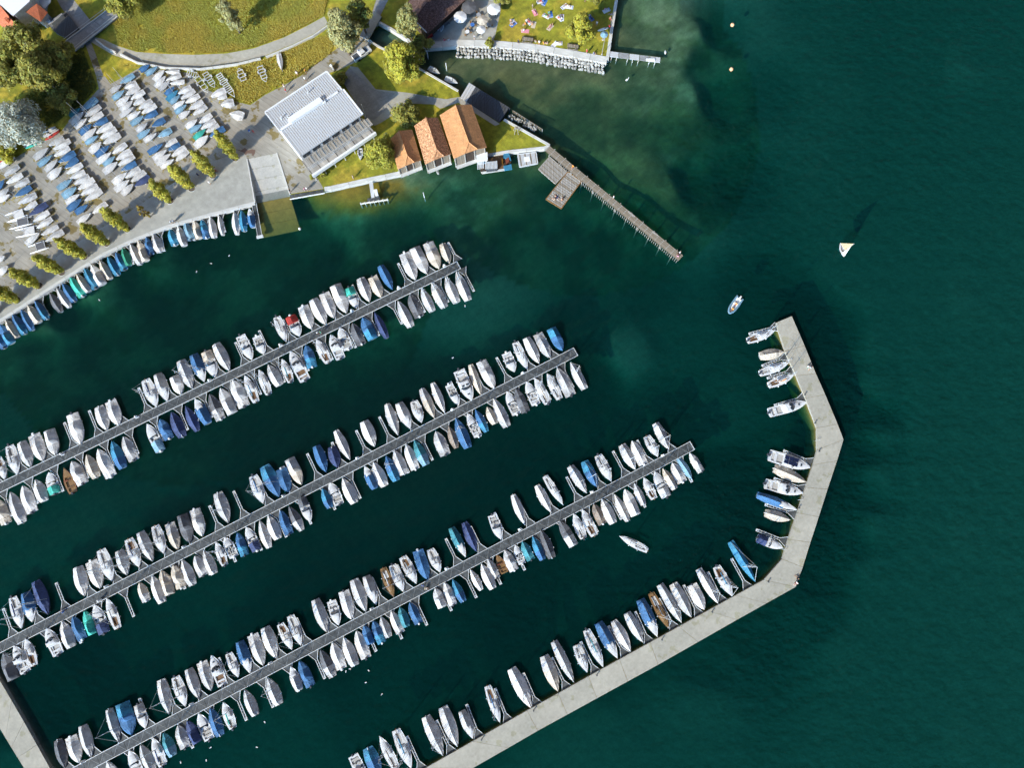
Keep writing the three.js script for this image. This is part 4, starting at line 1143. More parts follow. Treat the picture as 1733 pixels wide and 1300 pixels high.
// ---------------------------------------------------------------- clubhouse with ribbed metal roof
{
  const RH = LAND + 6.4, A = G(449.2, 190.6, RH), B = G(553.7, 121.4, RH), D = G(505, 263, RH);
  const ux = B.clone().sub(A), LX = ux.length(), th = Math.atan2(-ux.z, ux.x), zv = V(Math.sin(th), 0, Math.cos(th));
  const o = thing('clubhouse', 'large clubhouse with pale ribbed metal roof and slatted terrace', 'building', A.clone().setY(LAND), th);
  const LZ = D.clone().sub(A).dot(zv), split = LZ * 0.46, TZ = LZ + 4.6, h = 6.4;
  part('wall', merge([box(LX - 0.8, h - 0.55, LZ - 0.8, LX / 2, (h - 0.55) / 2, LZ / 2)]), M.plaster, o);
  const roofs = [[0, split, h + 0.35, h - 0.05, 0, LX], [split, LZ + 0.3, h + 0.15, h - 0.35, 0.25, LX + 0.4]];
  roofs.forEach(([z0, z1, y0, y1, xa, xb], n) => {
    const yy = n ? [y0, y1] : [y1, y0], r = part('roof', polygons([[V(xa, yy[0], z0), V(xa, yy[1], z1), V(xb, yy[1], z1), V(xb, yy[0], z0)], [V(xa, yy[0] - 0.3, z0), V(xb, yy[0] - 0.3, z0), V(xb, yy[1] - 0.3, z1), V(xa, yy[1] - 0.3, z1)], [V(xa, yy[0], z0), V(xa, yy[0] - 0.3, z0), V(xa, yy[1] - 0.3, z1), V(xa, yy[1], z1)], [V(xb, yy[1], z1), V(xb, yy[1] - 0.3, z1), V(xb, yy[0] - 0.3, z0), V(xb, yy[0], z0)], [V(xa, yy[1], z1), V(xa, yy[1] - 0.3, z1), V(xb, yy[1] - 0.3, z1), V(xb, yy[1], z1)]]), M.roofPan, o);
    for (let x = xa + 0.3; x < xb - 0.1; x += 0.56) part('roof_rib', (GEO_CACHE['rib' + n] ??= (() => { const g = box(0.34, 0.09, Math.hypot(z1 - z0, yy[1] - yy[0]) - 0.3); g.rotateX(-Math.atan2(yy[1] - yy[0], z1 - z0)); return g; })()), M.roofMetal, r).position.set(x, (yy[0] + yy[1]) / 2 + 0.045, (z0 + z1) / 2);
    part('verge', merge([plank(V(xa, yy[0] + 0.06, z0), V(xa, yy[1] + 0.06, z1), 0.3, 0.2), plank(V(xb, yy[0] + 0.06, z0), V(xb, yy[1] + 0.06, z1), 0.3, 0.2)]), M.white, r);
  });
  part('fascia', box(LX, 0.25, 0.3, LX / 2, h + 0.0, -0.12), M.white, o);
  part('skylight', merge([box(LX * 0.51, 0.9, 1.5, LX * 0.44, h + 0.75, split - 0.45), box(0.6, 0.5, 0.6, LX * 0.71, h + 0.6, split + 0.2)]), M.white, o);
  part('gutter', box(LX * 0.92, 0.22, 0.55, LX * 0.48, h + 0.44, split - 0.1), M.white, o);
  for (const [x, z] of [[0.12, 0.28], [0.62, 0.15], [0.2, 0.34]]) part('roof_vent', merge([cyl(0.12, 0.14, 0.9, x * LX, h + 0.6, z * LZ), cyl(0.2, 0.2, 0.1, x * LX, h + 1.05, z * LZ)]), M.galvanised, o);
  part('aerial', bar(V(LX * 0.72, h, split + 0.4), V(LX * 0.72, h + 2.6, split + 0.4), 0.04), M.galvanised, o);
  part('terrace', box(LX + 0.4, 0.3, TZ - LZ + 0.4, LX / 2 + 0.2, 3.1, (LZ + TZ) / 2), M.woodPale, o);
  for (let x = 0.15; x < LX; x += 1.62) { part('terrace_board', box(1.52, 0.06, 2.3, x + 0.76, 3.28, LZ + 1.25), M.woodPale, o); part('pergola_beam', box(0.07, 0.12, 2.4, x, 4.6, LZ + 1.3), M.woodGrey, o); }
  part('parapet', box(LX + 0.6, 1.05, 0.5, LX / 2 + 0.2, 3.3, TZ + 0.15), M.white, o);
  for (let k = 0; k <= 6; k++) part('column', box(0.16, 3.0, 0.16, 0.3 + k * (LX - 0.6) / 6, 1.5, TZ - 0.4), M.white, o);
  for (let k = 0; k < 4; k++) part('railing', box(LX, 0.05, 0.05, LX / 2, 3.6 + k * 0.28, LZ + 2.75 + (k % 2) * 0.5), M.galvanised, o);
  for (let k = 0; k < 6; k++) { part('window', box(2.1, 2.2, 0.1, 1.9 + k * (LX - 3.8) / 5, 4.6, LZ - 0.36), M.glass, o); part('window', box(2.1, 1.7, 0.1, 1.9 + k * (LX - 3.8) / 5, 1.6, LZ - 0.36), M.glass, o); }
  part('door', box(1.1, 2.1, 0.1, LX * 0.3, 1.05, 0.36), M.steelDark, o);
  const st = thing('flagpole', 'white flagpole beside the clubhouse terrace steps', 'flagpole', G(620, 200, LAND));
  part('pole', cyl(0.05, 0.08, 6, 0, 3, 0), M.white, st); part('foot', cyl(0.2, 0.25, 0.2, 0, 0.1, 0), M.steelDark, st);
}
// ---------------------------------------------------------------- three boathouses
function boathouse(label, px, e, r, material, wallM, hip) {
  const [bl, br, fl, fr] = px.slice(0, 4).map(([a, b]) => G(a, b, LAND + e)), [rb, rf] = px.slice(4).map(([a, b]) => G(a, b, LAND + r));
  const c = bl.clone().add(fr).multiplyScalar(0.5).setY(0), o = thing('boathouse', label, 'boathouse', c.clone().setY(0)), q = (v) => v.clone().sub(c);
  const dir = rf.clone().sub(rb).normalize(), low = (p, d = 0.18) => p.clone().setY(p.y - d);
  const ml = fl.clone().lerp(rf.clone().addScaledVector(dir, 2.2), 0.62), mr = fr.clone().lerp(rf.clone().addScaledVector(dir, 2.2), 0.62);
  const P = Object.fromEntries(Object.entries({ bl, br, fl, fr, rb, rf, ml, mr }).map(([k, v]) => [k, q(v)]));
  const skin = (name, f, m) => part(name, polygons([f, ...f.map((v, i) => [v, f[(i + f.length - 1) % f.length], low(f[(i + f.length - 1) % f.length]), low(v)]), f.map(v => low(v)).reverse()]), m, o);
  const L = skin('roof_slope', [P.bl, P.fl, P.ml, P.rf, P.rb], material), R = skin('roof_slope', [P.fr, P.br, P.rb, P.rf, P.mr], material);
  skin('half_hip', [P.ml, P.mr, P.rf], material);
  part('ridge_cap', bar(P.rb.clone().addScaledVector(dir, -0.1).setY(P.rb.y + 0.02), P.rf.clone().setY(P.rf.y + 0.02), 0.14, 8), material, o);
  part('ridge_cap', bar(P.ml.clone(), P.rf.clone(), 0.12, 8), material, o); part('ridge_cap', bar(P.mr.clone(), P.rf.clone(), 0.12, 8), material, o);
  const cen = P.bl.clone().add(P.br).add(P.fl).add(P.fr).multiplyScalar(0.25), inn = (p, k = 0.90) => cen.clone().lerp(p, k);
  const w = ['bl', 'fl', 'fr', 'br'].map(k => inn(P[k])), Y0 = 0.7, face = (a, b, extra = []) => [a.clone().setY(Y0), b.clone().setY(Y0), b.clone().setY(a.y), ...extra, a.clone()];
  part('wall', polygons([face(w[0], w[1])]), wallM, o); part('wall', polygons([face(w[2], w[3])]), wallM, o);
  part('gable', polygons([face(w[3], w[0], [inn(P.rb, 0.9).setY(P.rb.y - 0.3)])]), wallM, o);
  const f0 = w[1], f1 = w[2];
  part('gable', polygons([[f0.clone().setY(LAND + e - 0.6), f1.clone().setY(LAND + e - 0.6), inn(P.mr, 0.9).setY(P.mr.y - 0.25), inn(P.ml, 0.9).setY(P.ml.y - 0.25)]]), wallM, o);
  for (const s of [0, 0.33, 0.66, 1]) { const p = f0.clone().lerp(f1, s); part('pile', cyl(0.17, 0.2, 5, p.x, LAND + e - 3.1, p.z), M.woodPale, o); }
  for (const s of [0.17, 0.5, 0.83]) { const a = f0.clone().lerp(f1, s - 0.15), b = f0.clone().lerp(f1, s + 0.15); part('gate_board', polygons([[a.clone().setY(0.35), b.clone().setY(0.35), b.clone().setY(LAND + e - 0.7), a.clone().setY(LAND + e - 0.7)]]), s === 0.5 ? M.woodDark : M.woodGrey, o); }
  part('threshold', plank(f0.clone().addScaledVector(dir, 0.5).setY(LAND + 0.1), f1.clone().addScaledVector(dir, 0.5).setY(LAND + 0.1), 0.9, 0.15), M.paleConcrete, o);
  return o;
}
boathouse('smallest boathouse with plain orange tiled roof beside the lawn tree', [[660, 236], [697.7, 219.4], [673, 286.5], [713, 270.8], [675.2, 221.5], [689.6, 263.5]], 3.6, 5.1, M.roofTile, M.woodPale);
boathouse('middle boathouse with old mottled orange and grey roof tiles', [[701.2, 213], [741.6, 199.2], [719.6, 278], [763.5, 260.8], [721, 199], [739.2, 253]], 4.2, 5.9, M.roofOld, M.woodGrey);
boathouse('largest boathouse with pale orange tiled roof next to grass point', [[744.4, 195], [798, 177], [768, 268.5], [824, 249.2], [771, 178], [793.6, 241]], 5.0, 6.8, M.roofTile, M.woodGrey);
// ---------------------------------------------------------------- other buildings at the edge
function prism(name, list, top, bottom, m, o) { const p = list.map(([a, b]) => G(a, b, top)); return part(name, slab(p, top, bottom), m, o); }
{
  const o = thing('townhouse', 'white flat-roofed house with red tiled wings behind the dark trees', 'building');
  prism('wall', [[-60, -40], [58, -40], [50, 0], [24, 24], [-2, 2]], LAND + 6.5, LAND - 0.1, M.plaster, o);
  prism('roof', [[-60, -42], [60, -42], [51, 2], [23, 27], [-4, 3]], LAND + 6.75, LAND + 6.5, M.white, o);
  const roofOf = (a, b, c, d, y0, y1) => part('wing_roof', polygons([[G(...a, y0), G(...b, y0), G(...c, y1), G(...d, y1)]]), M.roofRed, o);
  roofOf([-40, 6], [28, 66], [36, 52], [-10, -4], LAND + 3.4, LAND + 5.8);
  roofOf([70, 37], [82, 21], [63, 6], [44, 20], LAND + 3.2, LAND + 5.2);
  prism('wing_wall', [[-38, 4], [0, 6], [33, 54], [27, 62]], LAND + 3.3, LAND - 0.1, M.plaster, o);
  prism('wing_wall', [[46, 19], [62, 8], [79, 20], [69, 34]], LAND + 3.1, LAND - 0.1, M.plaster, o);
  prism('canopy', [[55, -8], [88, -8], [86, 4], [76, 14]], LAND + 3.0, LAND + 2.85, M.white, o);
  prism('chimney', [[8, 30], [12, 28], [14, 32], [10, 34]], LAND + 6.4, LAND + 3, M.roofRed, o);
  const d = thing('terrace_deck', 'dark wooden deck with grey parapet between house and bridge', 'deck');
  prism('deck', [[76, 36], [112, 20], [134, 48], [118, 66], [96, 56]], LAND + 0.6, LAND - 0.1, M.darkDeck, d);
  prism('parapet', [[86, 36], [105, 22], [107, 25], [88, 40]], LAND + 1.6, LAND + 0.5, M.paving, d);
  prism('box', [[78, 34], [83, 31], [88, 38], [83, 42]], LAND + 1.6, LAND + 0.5, M.roofMetal, d);
  const b = thing('footbridge', 'grey footbridge deck with edge kerbs crossing the path', 'bridge');
  const c = [[112, 70], [187, 14], [205, 24], [127, 86]], p = c.map(([x, y]) => G(x, y, LAND + 0.7));
  for (let k = 0; k < 8; k++) { const s0 = k / 8 + 0.002, s1 = (k + 1) / 8 - 0.002; part('deck_slab', slab([p[0].clone().lerp(p[1], s0), p[0].clone().lerp(p[1], s1), p[3].clone().lerp(p[2], s1), p[3].clone().lerp(p[2], s0)], LAND + 0.7, LAND + 0.3), M.paving, b); }
  for (const [i, j] of [[0, 1], [3, 2]]) { part('kerb', plank(p[i].clone().setY(LAND + 0.78), p[j].clone().setY(LAND + 0.78), 0.25, 0.24), M.kerb, b); part('railing', plank(p[i].clone().setY(LAND + 1.6), p[j].clone().setY(LAND + 1.6), 0.06, 0.06), M.galvanised, b); }
  for (const s of [0.15, 0.85]) part('pier', slab([p[0].clone().lerp(p[1], s - 0.03), p[0].clone().lerp(p[1], s + 0.03), p[3].clone().lerp(p[2], s + 0.03), p[3].clone().lerp(p[2], s - 0.03)], LAND + 0.3, LAND - 0.1), M.concrete2, b);
}
{
  const o = thing('cafe_building', 'cafe building with dark brown tiled roof beside the terrace', 'building');
  const e = LAND + 3.2, r = LAND + 5.6, E1 = G(724, 57, e), E2 = G(792, -4, e), R1 = G(700, 33, r), R2 = G(752, -32, r), K1 = G(682, 16, e), K2 = G(728, -50, e);
  part('roof_slope', polygons([[E1, E2, R2, R1]]), M.roofBrown, o); part('roof_slope', polygons([[K2, K1, R1, R2]]), M.roofBrown, o);
  part('ridge_cap', bar(R1, R2, 0.14), M.roofBrown, o);
  part('verge', plank(E1.clone().setY(e + 0.05), R1.clone().setY(r + 0.05), 0.25, 0.15), M.white, o);
  const w = [E1.clone().lerp(K1, 0.08), E2.clone().lerp(K2, 0.08), K2.clone().lerp(E2, 0.08), K1.clone().lerp(E1, 0.08)];
  part('wall', slab(w, e - 0.1, LAND - 0.1), M.woodDark, o);
  const b = thing('road_bridge', 'grey bridge slab carrying the lane over the canal', 'bridge');
  prism('slab', [[609, 60], [630, 22], [642, 30], [622, 66]], LAND + 0.45, LAND - 0.2, M.paving, b);
  prism('parapet', [[630, 20], [634, 18], [646, 28], [624, 66], [620, 62]], LAND + 0.62, LAND + 0.3, M.concrete2, b);
}
{ // dark landing stage with a canopy edge and a boulder strip behind the grass point
  const o = thing('landing_stage', 'dark grey boarded landing stage beside the largest boathouse', 'landing stage');
  const c = [[793.7, 140], [862, 182], [845, 207], [779, 165]].map(([a, b]) => G(a, b, LAND + 0.25));
  for (let k = 0; k < 18; k++) { const s0 = k / 18 + 0.003, s1 = (k + 1) / 18 - 0.003; part('board', slab([c[0].clone().lerp(c[1], s0), c[0].clone().lerp(c[1], s1), c[3].clone().lerp(c[2], s1), c[3].clone().lerp(c[2], s0)], LAND + 0.25 + 0.004 * (k % 3), LAND + 0.1), k < 3 ? M.roofMetal : M.darkDeck, o); }
  part('frame', slab(c, LAND + 0.09, LAND - 0.3), M.steelDark, o);
  for (const [i, t] of [[0, 0], [0, 0.33], [0, 0.66], [0, 1]]) { const p = c[0].clone().lerp(c[1], t); part('pile', cyl(0.2, 0.2, 5, p.x, -1.6, p.z), M.steelDark, o); }
}
// ---------------------------------------------------------------- stones
function stoneGeo(seed) { const r = mulberry(seed), g = new THREE.IcosahedronGeometry(0.5, 1), p = g.attributes.position, m = new Map(); for (let i = 0; i < p.count; i++) { const k = [p.getX(i), p.getY(i), p.getZ(i)].map(v => v.toFixed(3)).join(); const s = m.get(k) ?? (0.78 + 0.4 * r()); m.set(k, s); p.setXYZ(i, p.getX(i) * s, p.getY(i) * s * 0.75, p.getZ(i) * s); } g.computeVertexNormals(); return g; }
const STONES = [1, 2, 3, 4, 5].map(stoneGeo);
{
  const o = thing('stone_revetment', 'bank of pale boulders below the sunbathing lawn wall', 'rock bank'), line = [[775, 79], [830, 80.5], [880, 84], [940, 93], [985, 101], [1024, 107]];
  let n = 0;
  for (let i = 0; i + 1 < line.length; i++) { const L = Math.hypot(line[i + 1][0] - line[i][0], line[i + 1][1] - line[i][1]); for (let s = 0; s < L; s += 5.9) for (let row = 0; row < 4; row++) {
    if (n >= 296) break;
    const t = (s + rr(-1, 1)) / L, x = lerp(line[i][0], line[i + 1][0], t), y = lerp(line[i][1], line[i + 1][1], t) + 0.4 + row * 4.6 + rr(-0.8, 0.8), p = G(x, y, 0.5);
    const m = part('stone', STONES[n % 5], [M.stone, M.stone3, M.stone, M.stone2, M.stone3][Math.floor(rnd() * 5)], o); n++;
    const k = rr(0.72, 1.15); m.position.set(p.x, 0.6 - row * 0.22, p.z); m.scale.set(k * rr(0.8, 1.3), k, k * rr(0.8, 1.2)); m.rotation.set(rr(0, 6), rr(0, 6), rr(0, 6));
  } }
  const q = thing('boulder_strip', 'dark wet boulders between the grass point wall and piles', 'rock bank');
  for (let k = 0; k < 34; k++) { const t = rnd(), x = lerp(862, 912, t), y = lerp(194, 222, t) + rr(-1.5, 7) - 2, p = G(x, y, 0.2), m = part('stone', STONES[k % 5], k % 3 ? M.stone2 : M.stone3, q); const s = rr(0.5, 1.15); m.position.set(p.x, 0.1, p.z); m.scale.setScalar(s); m.rotation.set(rr(0, 6), rr(0, 6), rr(0, 6)); }
  const f = thing('pile_fence', 'row of thin dark piles in front of the boulder strip', 'pile fence');
  for (let k = 0; k < 24; k++) { const p = G(lerp(868, 918, k / 23), lerp(187, 219, k / 23), 0.9); part('pile', cyl(0.09, 0.1, 3, p.x, -0.6, p.z, 7), k % 2 ? M.woodPale : M.woodGrey, f); }
  part('rail', plank(G(868, 187, 0.7), G(918, 219, 0.7), 0.1, 0.12), M.woodGrey, f);
  const b = thing('boulder_ramp', 'small cobbled ramp tip in front of the middle boathouse', 'ramp');
  for (let k = 0; k < 26; k++) { const u = rnd(), v = rnd(), x = lerp(lerp(727, 737, v), 742, u), y = lerp(282, 293, u) + rr(-1, 1), p = G(x, y, 0.2), m = part('stone', STONES[k % 5], k % 2 ? M.stone : M.stone2, b); m.position.set(p.x, 0.15 - u * 0.1, p.z); m.scale.setScalar(rr(0.45, 0.8)); m.rotation.set(rr(0, 6), rr(0, 6), rr(0, 6)); }
}
// ---------------------------------------------------------------- wooden pier, rafts, small jetties
{
  const o = thing('wooden_pier', 'long narrow wooden pier running out from the grass point', 'pier');
  const A = G(926, 251, 1.1), B = G(1152, 437, 1.1), d = B.clone().sub(A).normalize(), s = V(d.z, 0, -d.x), L = A.distanceTo(B), W = 1.75;
  const n = 230; for (let k = 0; k < n; k++) { const a = A.clone().addScaledVector(d, L * (k + 0.5) / n), g = GEO_CACHE.pierPlank ??= box(W, 0.06, L / n - 0.02); const m = part('plank', g, k % 9 ? M.woodGrey : M.woodPale, o); m.position.copy(a).setY(1.08 + 0.004 * (k % 2)); m.rotation.y = Math.atan2(d.x, d.z); }
  for (const q of [-1, 1]) part('beam', plank(A.clone().addScaledVector(s, q * W * 0.4).setY(0.92), B.clone().addScaledVector(s, q * W * 0.4).setY(0.92), 0.16, 0.24), M.woodGrey, o);
  for (let k = 0; k < 12; k++) { const c = A.clone().addScaledVector(d, L * (k + 0.45) / 12); for (const q of [-1, 1]) part('pile', (GEO_CACHE.pile ??= cyl(0.13, 0.15, 6, 0, 0, 0)), M.woodPale, o).position.copy(c.clone().addScaledVector(s, q * (W / 2 + 0.16)).setY(-1.9)); part('cross_beam', plank(c.clone().addScaledVector(s, -W / 2 - 0.3).setY(0.72), c.clone().addScaledVector(s, W / 2 + 0.3).setY(0.72), 0.16, 0.2), M.woodGrey, o); }
  for (let k = 0; k < 70; k++) { const c = A.clone().addScaledVector(d, L * (0.1 + 0.9 * (k + 0.5) / 70)); part('fender_post', (GEO_CACHE.fpost ??= cyl(0.07, 0.08, 1.5, 0, 0, 0, 6)), M.woodPale, o).position.copy(c.addScaledVector(s, -(W / 2 + 0.12)).setY(0.25)); }
  part('bench', merge([plank(A.clone().addScaledVector(d, L * 0.78).addScaledVector(s, 0.5).setY(1.5), A.clone().addScaledVector(d, L * 0.82).addScaledVector(s, 0.5).setY(1.5), 0.4, 0.06)]), M.woodPale, o);
  part('bench', merge([plank(A.clone().addScaledVector(d, L * 0.60).addScaledVector(s, 0.5).setY(1.5), A.clone().addScaledVector(d, L * 0.65).addScaledVector(s, 0.5).setY(1.5), 0.4, 0.06)]), M.woodPale, o);
}
function raft(label, px, y, n, m, edgeM) {
  const c = px.map(([a, b]) => G(a, b, y)), o = thing('bathing_raft', label, 'raft');
  for (let k = 0; k < n; k++) { const s0 = k / n + 0.006, s1 = (k + 1) / n - 0.006; part('plank', slab([c[0].clone().lerp(c[1], s0), c[0].clone().lerp(c[1], s1), c[3].clone().lerp(c[2], s1), c[3].clone().lerp(c[2], s0)], y + 0.004 * (k % 3), y - 0.08), k % 4 === 1 ? M.woodGrey : m, o); }
  for (let i = 0; i < 4; i++) part('edge_beam', plank(c[i].clone().setY(y - 0.12), c[(i + 1) % 4].clone().setY(y - 0.12), 0.22, 0.3), edgeM, o);
  part('float', slab(c.map(p => p.clone().lerp(c[0].clone().add(c[2]).multiplyScalar(0.5), 0.08)), y - 0.2, -0.4), M.steelDark, o);
  return o;
}
raft('square pale wooden raft moored beside the wooden pier', [[911.5, 286], [930, 265.5], [959, 291], [940, 311]], 0.6, 18, M.woodPale, M.woodPale);
raft('long pale wooden raft with orange edge, moored off the pier', [[924, 337], [961, 290.5], [984, 307], [950, 353]], 0.6, 16, M.woodPale, M.woodWarm);
{
  const o = raft('small grey floating platform beside the grass point wall', [[876, 261.5], [907, 257.5], [910, 276.5], [879.5, 282.5]], 0.6, 14, M.roofMetal, M.galvanised);
  prism('hatch', [[886.5, 266], [896, 264], [897.5, 272], [888, 274]], 0.75, 0.6, M.white, o);
  const t = thing('bathing_jetty', 'grey bathing jetty of wide panels off the sunbathing lawn', 'jetty');
  const a = G(1029.5, 86.5, 1), b = G(1118, 97.5, 1), d = G(1029.5, 95.5, 1), e = G(1117, 106, 1);
  for (let k = 0; k < 5; k++) { const s0 = k / 5 + 0.006, s1 = (k + 1) / 5 - 0.006; part('deck_panel', slab([a.clone().lerp(b, s0), a.clone().lerp(b, s1), d.clone().lerp(e, s1), d.clone().lerp(e, s0)], 1 + 0.004 * (k % 2), 0.85), k % 2 ? M.paving : M.roofMetal, t); }
  for (const s of [0.06, 0.16, 0.37, 0.47, 0.58, 0.79, 0.9]) { const p = d.clone().lerp(e, s), q = a.clone().lerp(b, s); part('pile', cyl(0.1, 0.1, 4, p.x, -1.1, p.z + 0.15), M.paleConcrete, t); part('pile', cyl(0.1, 0.1, 4, q.x, -1.1, q.z), M.paleConcrete, t); }
  part('ladder_box', box(2.2, 0.3, 0.7, lerp(a.x, b.x, 0.8), 1.12, lerp(d.z, e.z, 0.8) - 0.35), M.white, t);
  const tj = thing('t_shaped_jetty', 'small grey gangway jetty with rounded fender beam off clubhouse lawn', 'jetty');
  prism('gangway', [[624, 304], [630.5, 303], [634, 334], [628.5, 335]], 0.85, 0.7, M.roofMetal, tj);
  prism('platform', [[622, 336], [641, 331.5], [644, 337], [622, 341]], 0.6, 0.35, M.grating, tj);
  prism('cabinet', [[632, 321], [638, 320], [640, 329], [635, 330.5]], 1.35, 0.6, M.white, tj);
  part('fender_beam', bar(G(610, 345, 0.4), G(657, 338, 0.4), 0.22, 8), M.paleConcrete, tj);
  for (let k = 0; k < 7; k++) { const p = G(lerp(611, 656, k / 6), lerp(345, 338, k / 6), 0.4); part('pile', cyl(0.16, 0.16, 2.6, p.x, -0.5, p.z), M.paleConcrete, tj); }
  const w = thing('work_pontoon', 'brown work pontoon with pale slatted roof and blue ends', 'pontoon');
  prism('hull', [[806, 270], [862, 258], [866.5, 285], [815, 293]], 0.45, -0.3, M.woodDark, w);
  prism('deck', [[823, 268], [851, 262], [853, 288], [824, 291]], 0.55, 0.46, M.teak, w);
  prism('edge_beam', [[814, 291], [866, 283.5], [866.5, 286], [816, 293.5]], 0.7, 0.3, M.paleConcrete, w);
  for (let k = 0; k < 9; k++) { const x = lerp(821, 839.5, k / 8); prism('roof_slat', [[x, 274.5 - k * 0.25], [x + 1.7, 274.2 - k * 0.25], [x + 2.3, 286 - k * 0.1], [x + 0.6, 286.3 - k * 0.1]], 2.2, 2.1, M.galvanised, w); }
  for (let k = 0; k < 5; k++) { const x = lerp(807.5, 817, k / 4); prism('roof_slat', [[x, 273.5], [x + 1.6, 273], [x + 2, 286.5 - k * 0.4], [x + 0.5, 287 - k * 0.4]], 2.0, 1.9, M.galvanised, w); }
  prism('cabin', [[822, 277], [840, 274], [841, 285], [823, 287]], 2.05, 0.5, M.darkDeck, w);
  prism('cover', [[852, 258.5], [861, 257.5], [865, 271], [852, 267]], 0.95, 0.5, cloth.B[1], w);
  prism('cover', [[852, 281], [865.5, 278], [866.5, 286], [854, 288]], 0.95, 0.5, cloth.B[1], w);
  prism('crate', [[855, 270], [861, 266], [862, 273], [857, 278]], 1.0, 0.5, M.mahogany, w);
  prism('crate', [[848.5, 268], [851, 268], [851.5, 277], [849, 277]], 0.9, 0.5, M.orange, w);
  const h = thing('hut', 'small white flat-roofed hut beside the largest boathouse', 'hut');
  prism('wall', [[807, 260.5], [824, 258.5], [824.5, 270], [808, 272]], 2.6, 0.4, M.plaster, h); prism('roof', [[805.5, 259.5], [825, 257.5], [825.5, 271], [807, 273]], 2.75, 2.6, M.white, h);
  const g = thing('gangway', 'slim galvanised gangway beside the slipway, running out over water', 'gangway');
  prism('deck', [[427, 347.5], [434.5, 345.5], [444, 400], [437, 402]], 0.55, 0.35, M.grating2, g);
  for (const [p, q] of [[[427, 347.5], [437, 402]], [[434.5, 345.5], [444, 400]]]) part('rail', plank(G(...p, 0.6), G(...q, 0.6), 0.1, 0.16), M.galvanised, g);
  part('end_float', plank(G(435, 402, 0.4), G(446, 399.5, 0.4), 0.6, 0.5), M.galvanised, g);
  const r = thing('ramp_walkway', 'white-railed grating walkway on the clubhouse side of slipway', 'walkway');
  for (let k = 0; k < 8; k++) prism('grating', [[491 + k * 7.1, 330 - k * 1.2], [497.6 + k * 7.1, 328.9 - k * 1.2], [498.6 + k * 7.1, 335.4 - k * 1.25], [492 + k * 7.1, 336.6 - k * 1.25]], LAND, LAND - 0.15, M.grating, r);
  part('rail', plank(G(491, 337.5, LAND), G(550, 327, LAND), 0.2, 0.25), M.white, r);
  const bu = thing('slipway_marker', 'white marker ball at the submerged corner of the slipway', 'buoy', G(508, 387.5, 0)); part('ball', new THREE.SphereGeometry(0.36, 12, 8).translate(0, 0.15, 0), M.white, bu); part('ring', new THREE.TorusGeometry(0.12, 0.03, 6, 10).translate(0, 0.55, 0), M.steelDark, bu);
}

// ---------------------------------------------------------------- trees
const leafMats = {};
function leafMat(k, c) { return leafMats[k] ??= new THREE.MeshPhysicalMaterial({ color: lin(...c), roughness: 1, transmission: 0.3, thickness: 0, vertexColors: true, side: THREE.DoubleSide }); }
function crownGeo(seed, lobes, count, size) {               // lobes: [x, y, z, rx, ry, rz]; leaf sprays on and in the lobes
  const r = mulberry(seed), p = new Float32Array(count * 18), c = new Float32Array(count * 18), vol = lobes.map(l => l[3] * l[4] + l[4] * l[5]), tot = vol.reduce((a, b) => a + b, 0);
  const tint = lobes.map(() => 0.85 + 0.3 * r());
  for (let i = 0; i < count; i++) {
    let q = r() * tot, k = 0; while (q > vol[k] && k < lobes.length - 1) q -= vol[k++];
    const l = lobes[k], u = r() * 2 - 1, a = r() * 6.2832, s = Math.sqrt(1 - u * u), e = Math.pow(r(), 0.28);
    const bx = s * Math.cos(a), by = u, bz = s * Math.sin(a), bump = 0.72 + 0.45 * vn(bx * 3 + seed * 3 + k * 7 + 40, bz * 3 + by * 2.3 + 40);
    const x = l[0] + bx * l[3] * e * bump, y = l[1] + by * l[4] * e * bump, z = l[2] + bz * l[5] * e * bump;
    const w = size * (0.6 + 0.8 * r()), nn = V(bx + 1.1 * (r() - 0.5), by + 0.25 + 1.1 * (r() - 0.5), bz + 1.1 * (r() - 0.5)).normalize(), d1 = V(r() - 0.5, r() - 0.5, r() - 0.5).cross(nn).normalize(), d2 = nn.clone().cross(d1);
    const A = [x - d1.x * w, y - d1.y * w, z - d1.z * w], B = [x + d2.x * w * 0.5, y + d2.y * w * 0.5, z + d2.z * w * 0.5], C = [x + d1.x * w, y + d1.y * w - 0.1 * w, z + d1.z * w], D = [x - d2.x * w * 0.5, y - d2.y * w * 0.5, z - d2.z * w * 0.5];
    p.set([...A, ...B, ...C, ...A, ...C, ...D], i * 18);
    const t = tint[k] * (0.75 + 0.5 * r()), h = (r() - 0.5) * 0.25;
    for (let j = 0; j < 6; j++) c.set([t * (1 + h), t, t * (1 - h)], i * 18 + j * 3);
  }
  const g = new THREE.BufferGeometry();
  g.setAttribute('position', new THREE.BufferAttribute(p, 3)); g.setAttribute('color', new THREE.BufferAttribute(c, 3)); g.computeVertexNormals();
  return g;
}
function trunkGeo(h, r, lobes) {
  const list = [bar(V(0, -0.2, 0), V(0, h * 0.75, 0), r, 8, r * 0.35)];
  lobes.slice(0, 9).forEach((l, i) => list.push(bar(V(0, h * (0.25 + 0.05 * (i % 4)), 0), V(l[0] * 0.8, l[1], l[2] * 0.8), r * 0.4, 5, r * 0.1)));
  return merge(list);
}
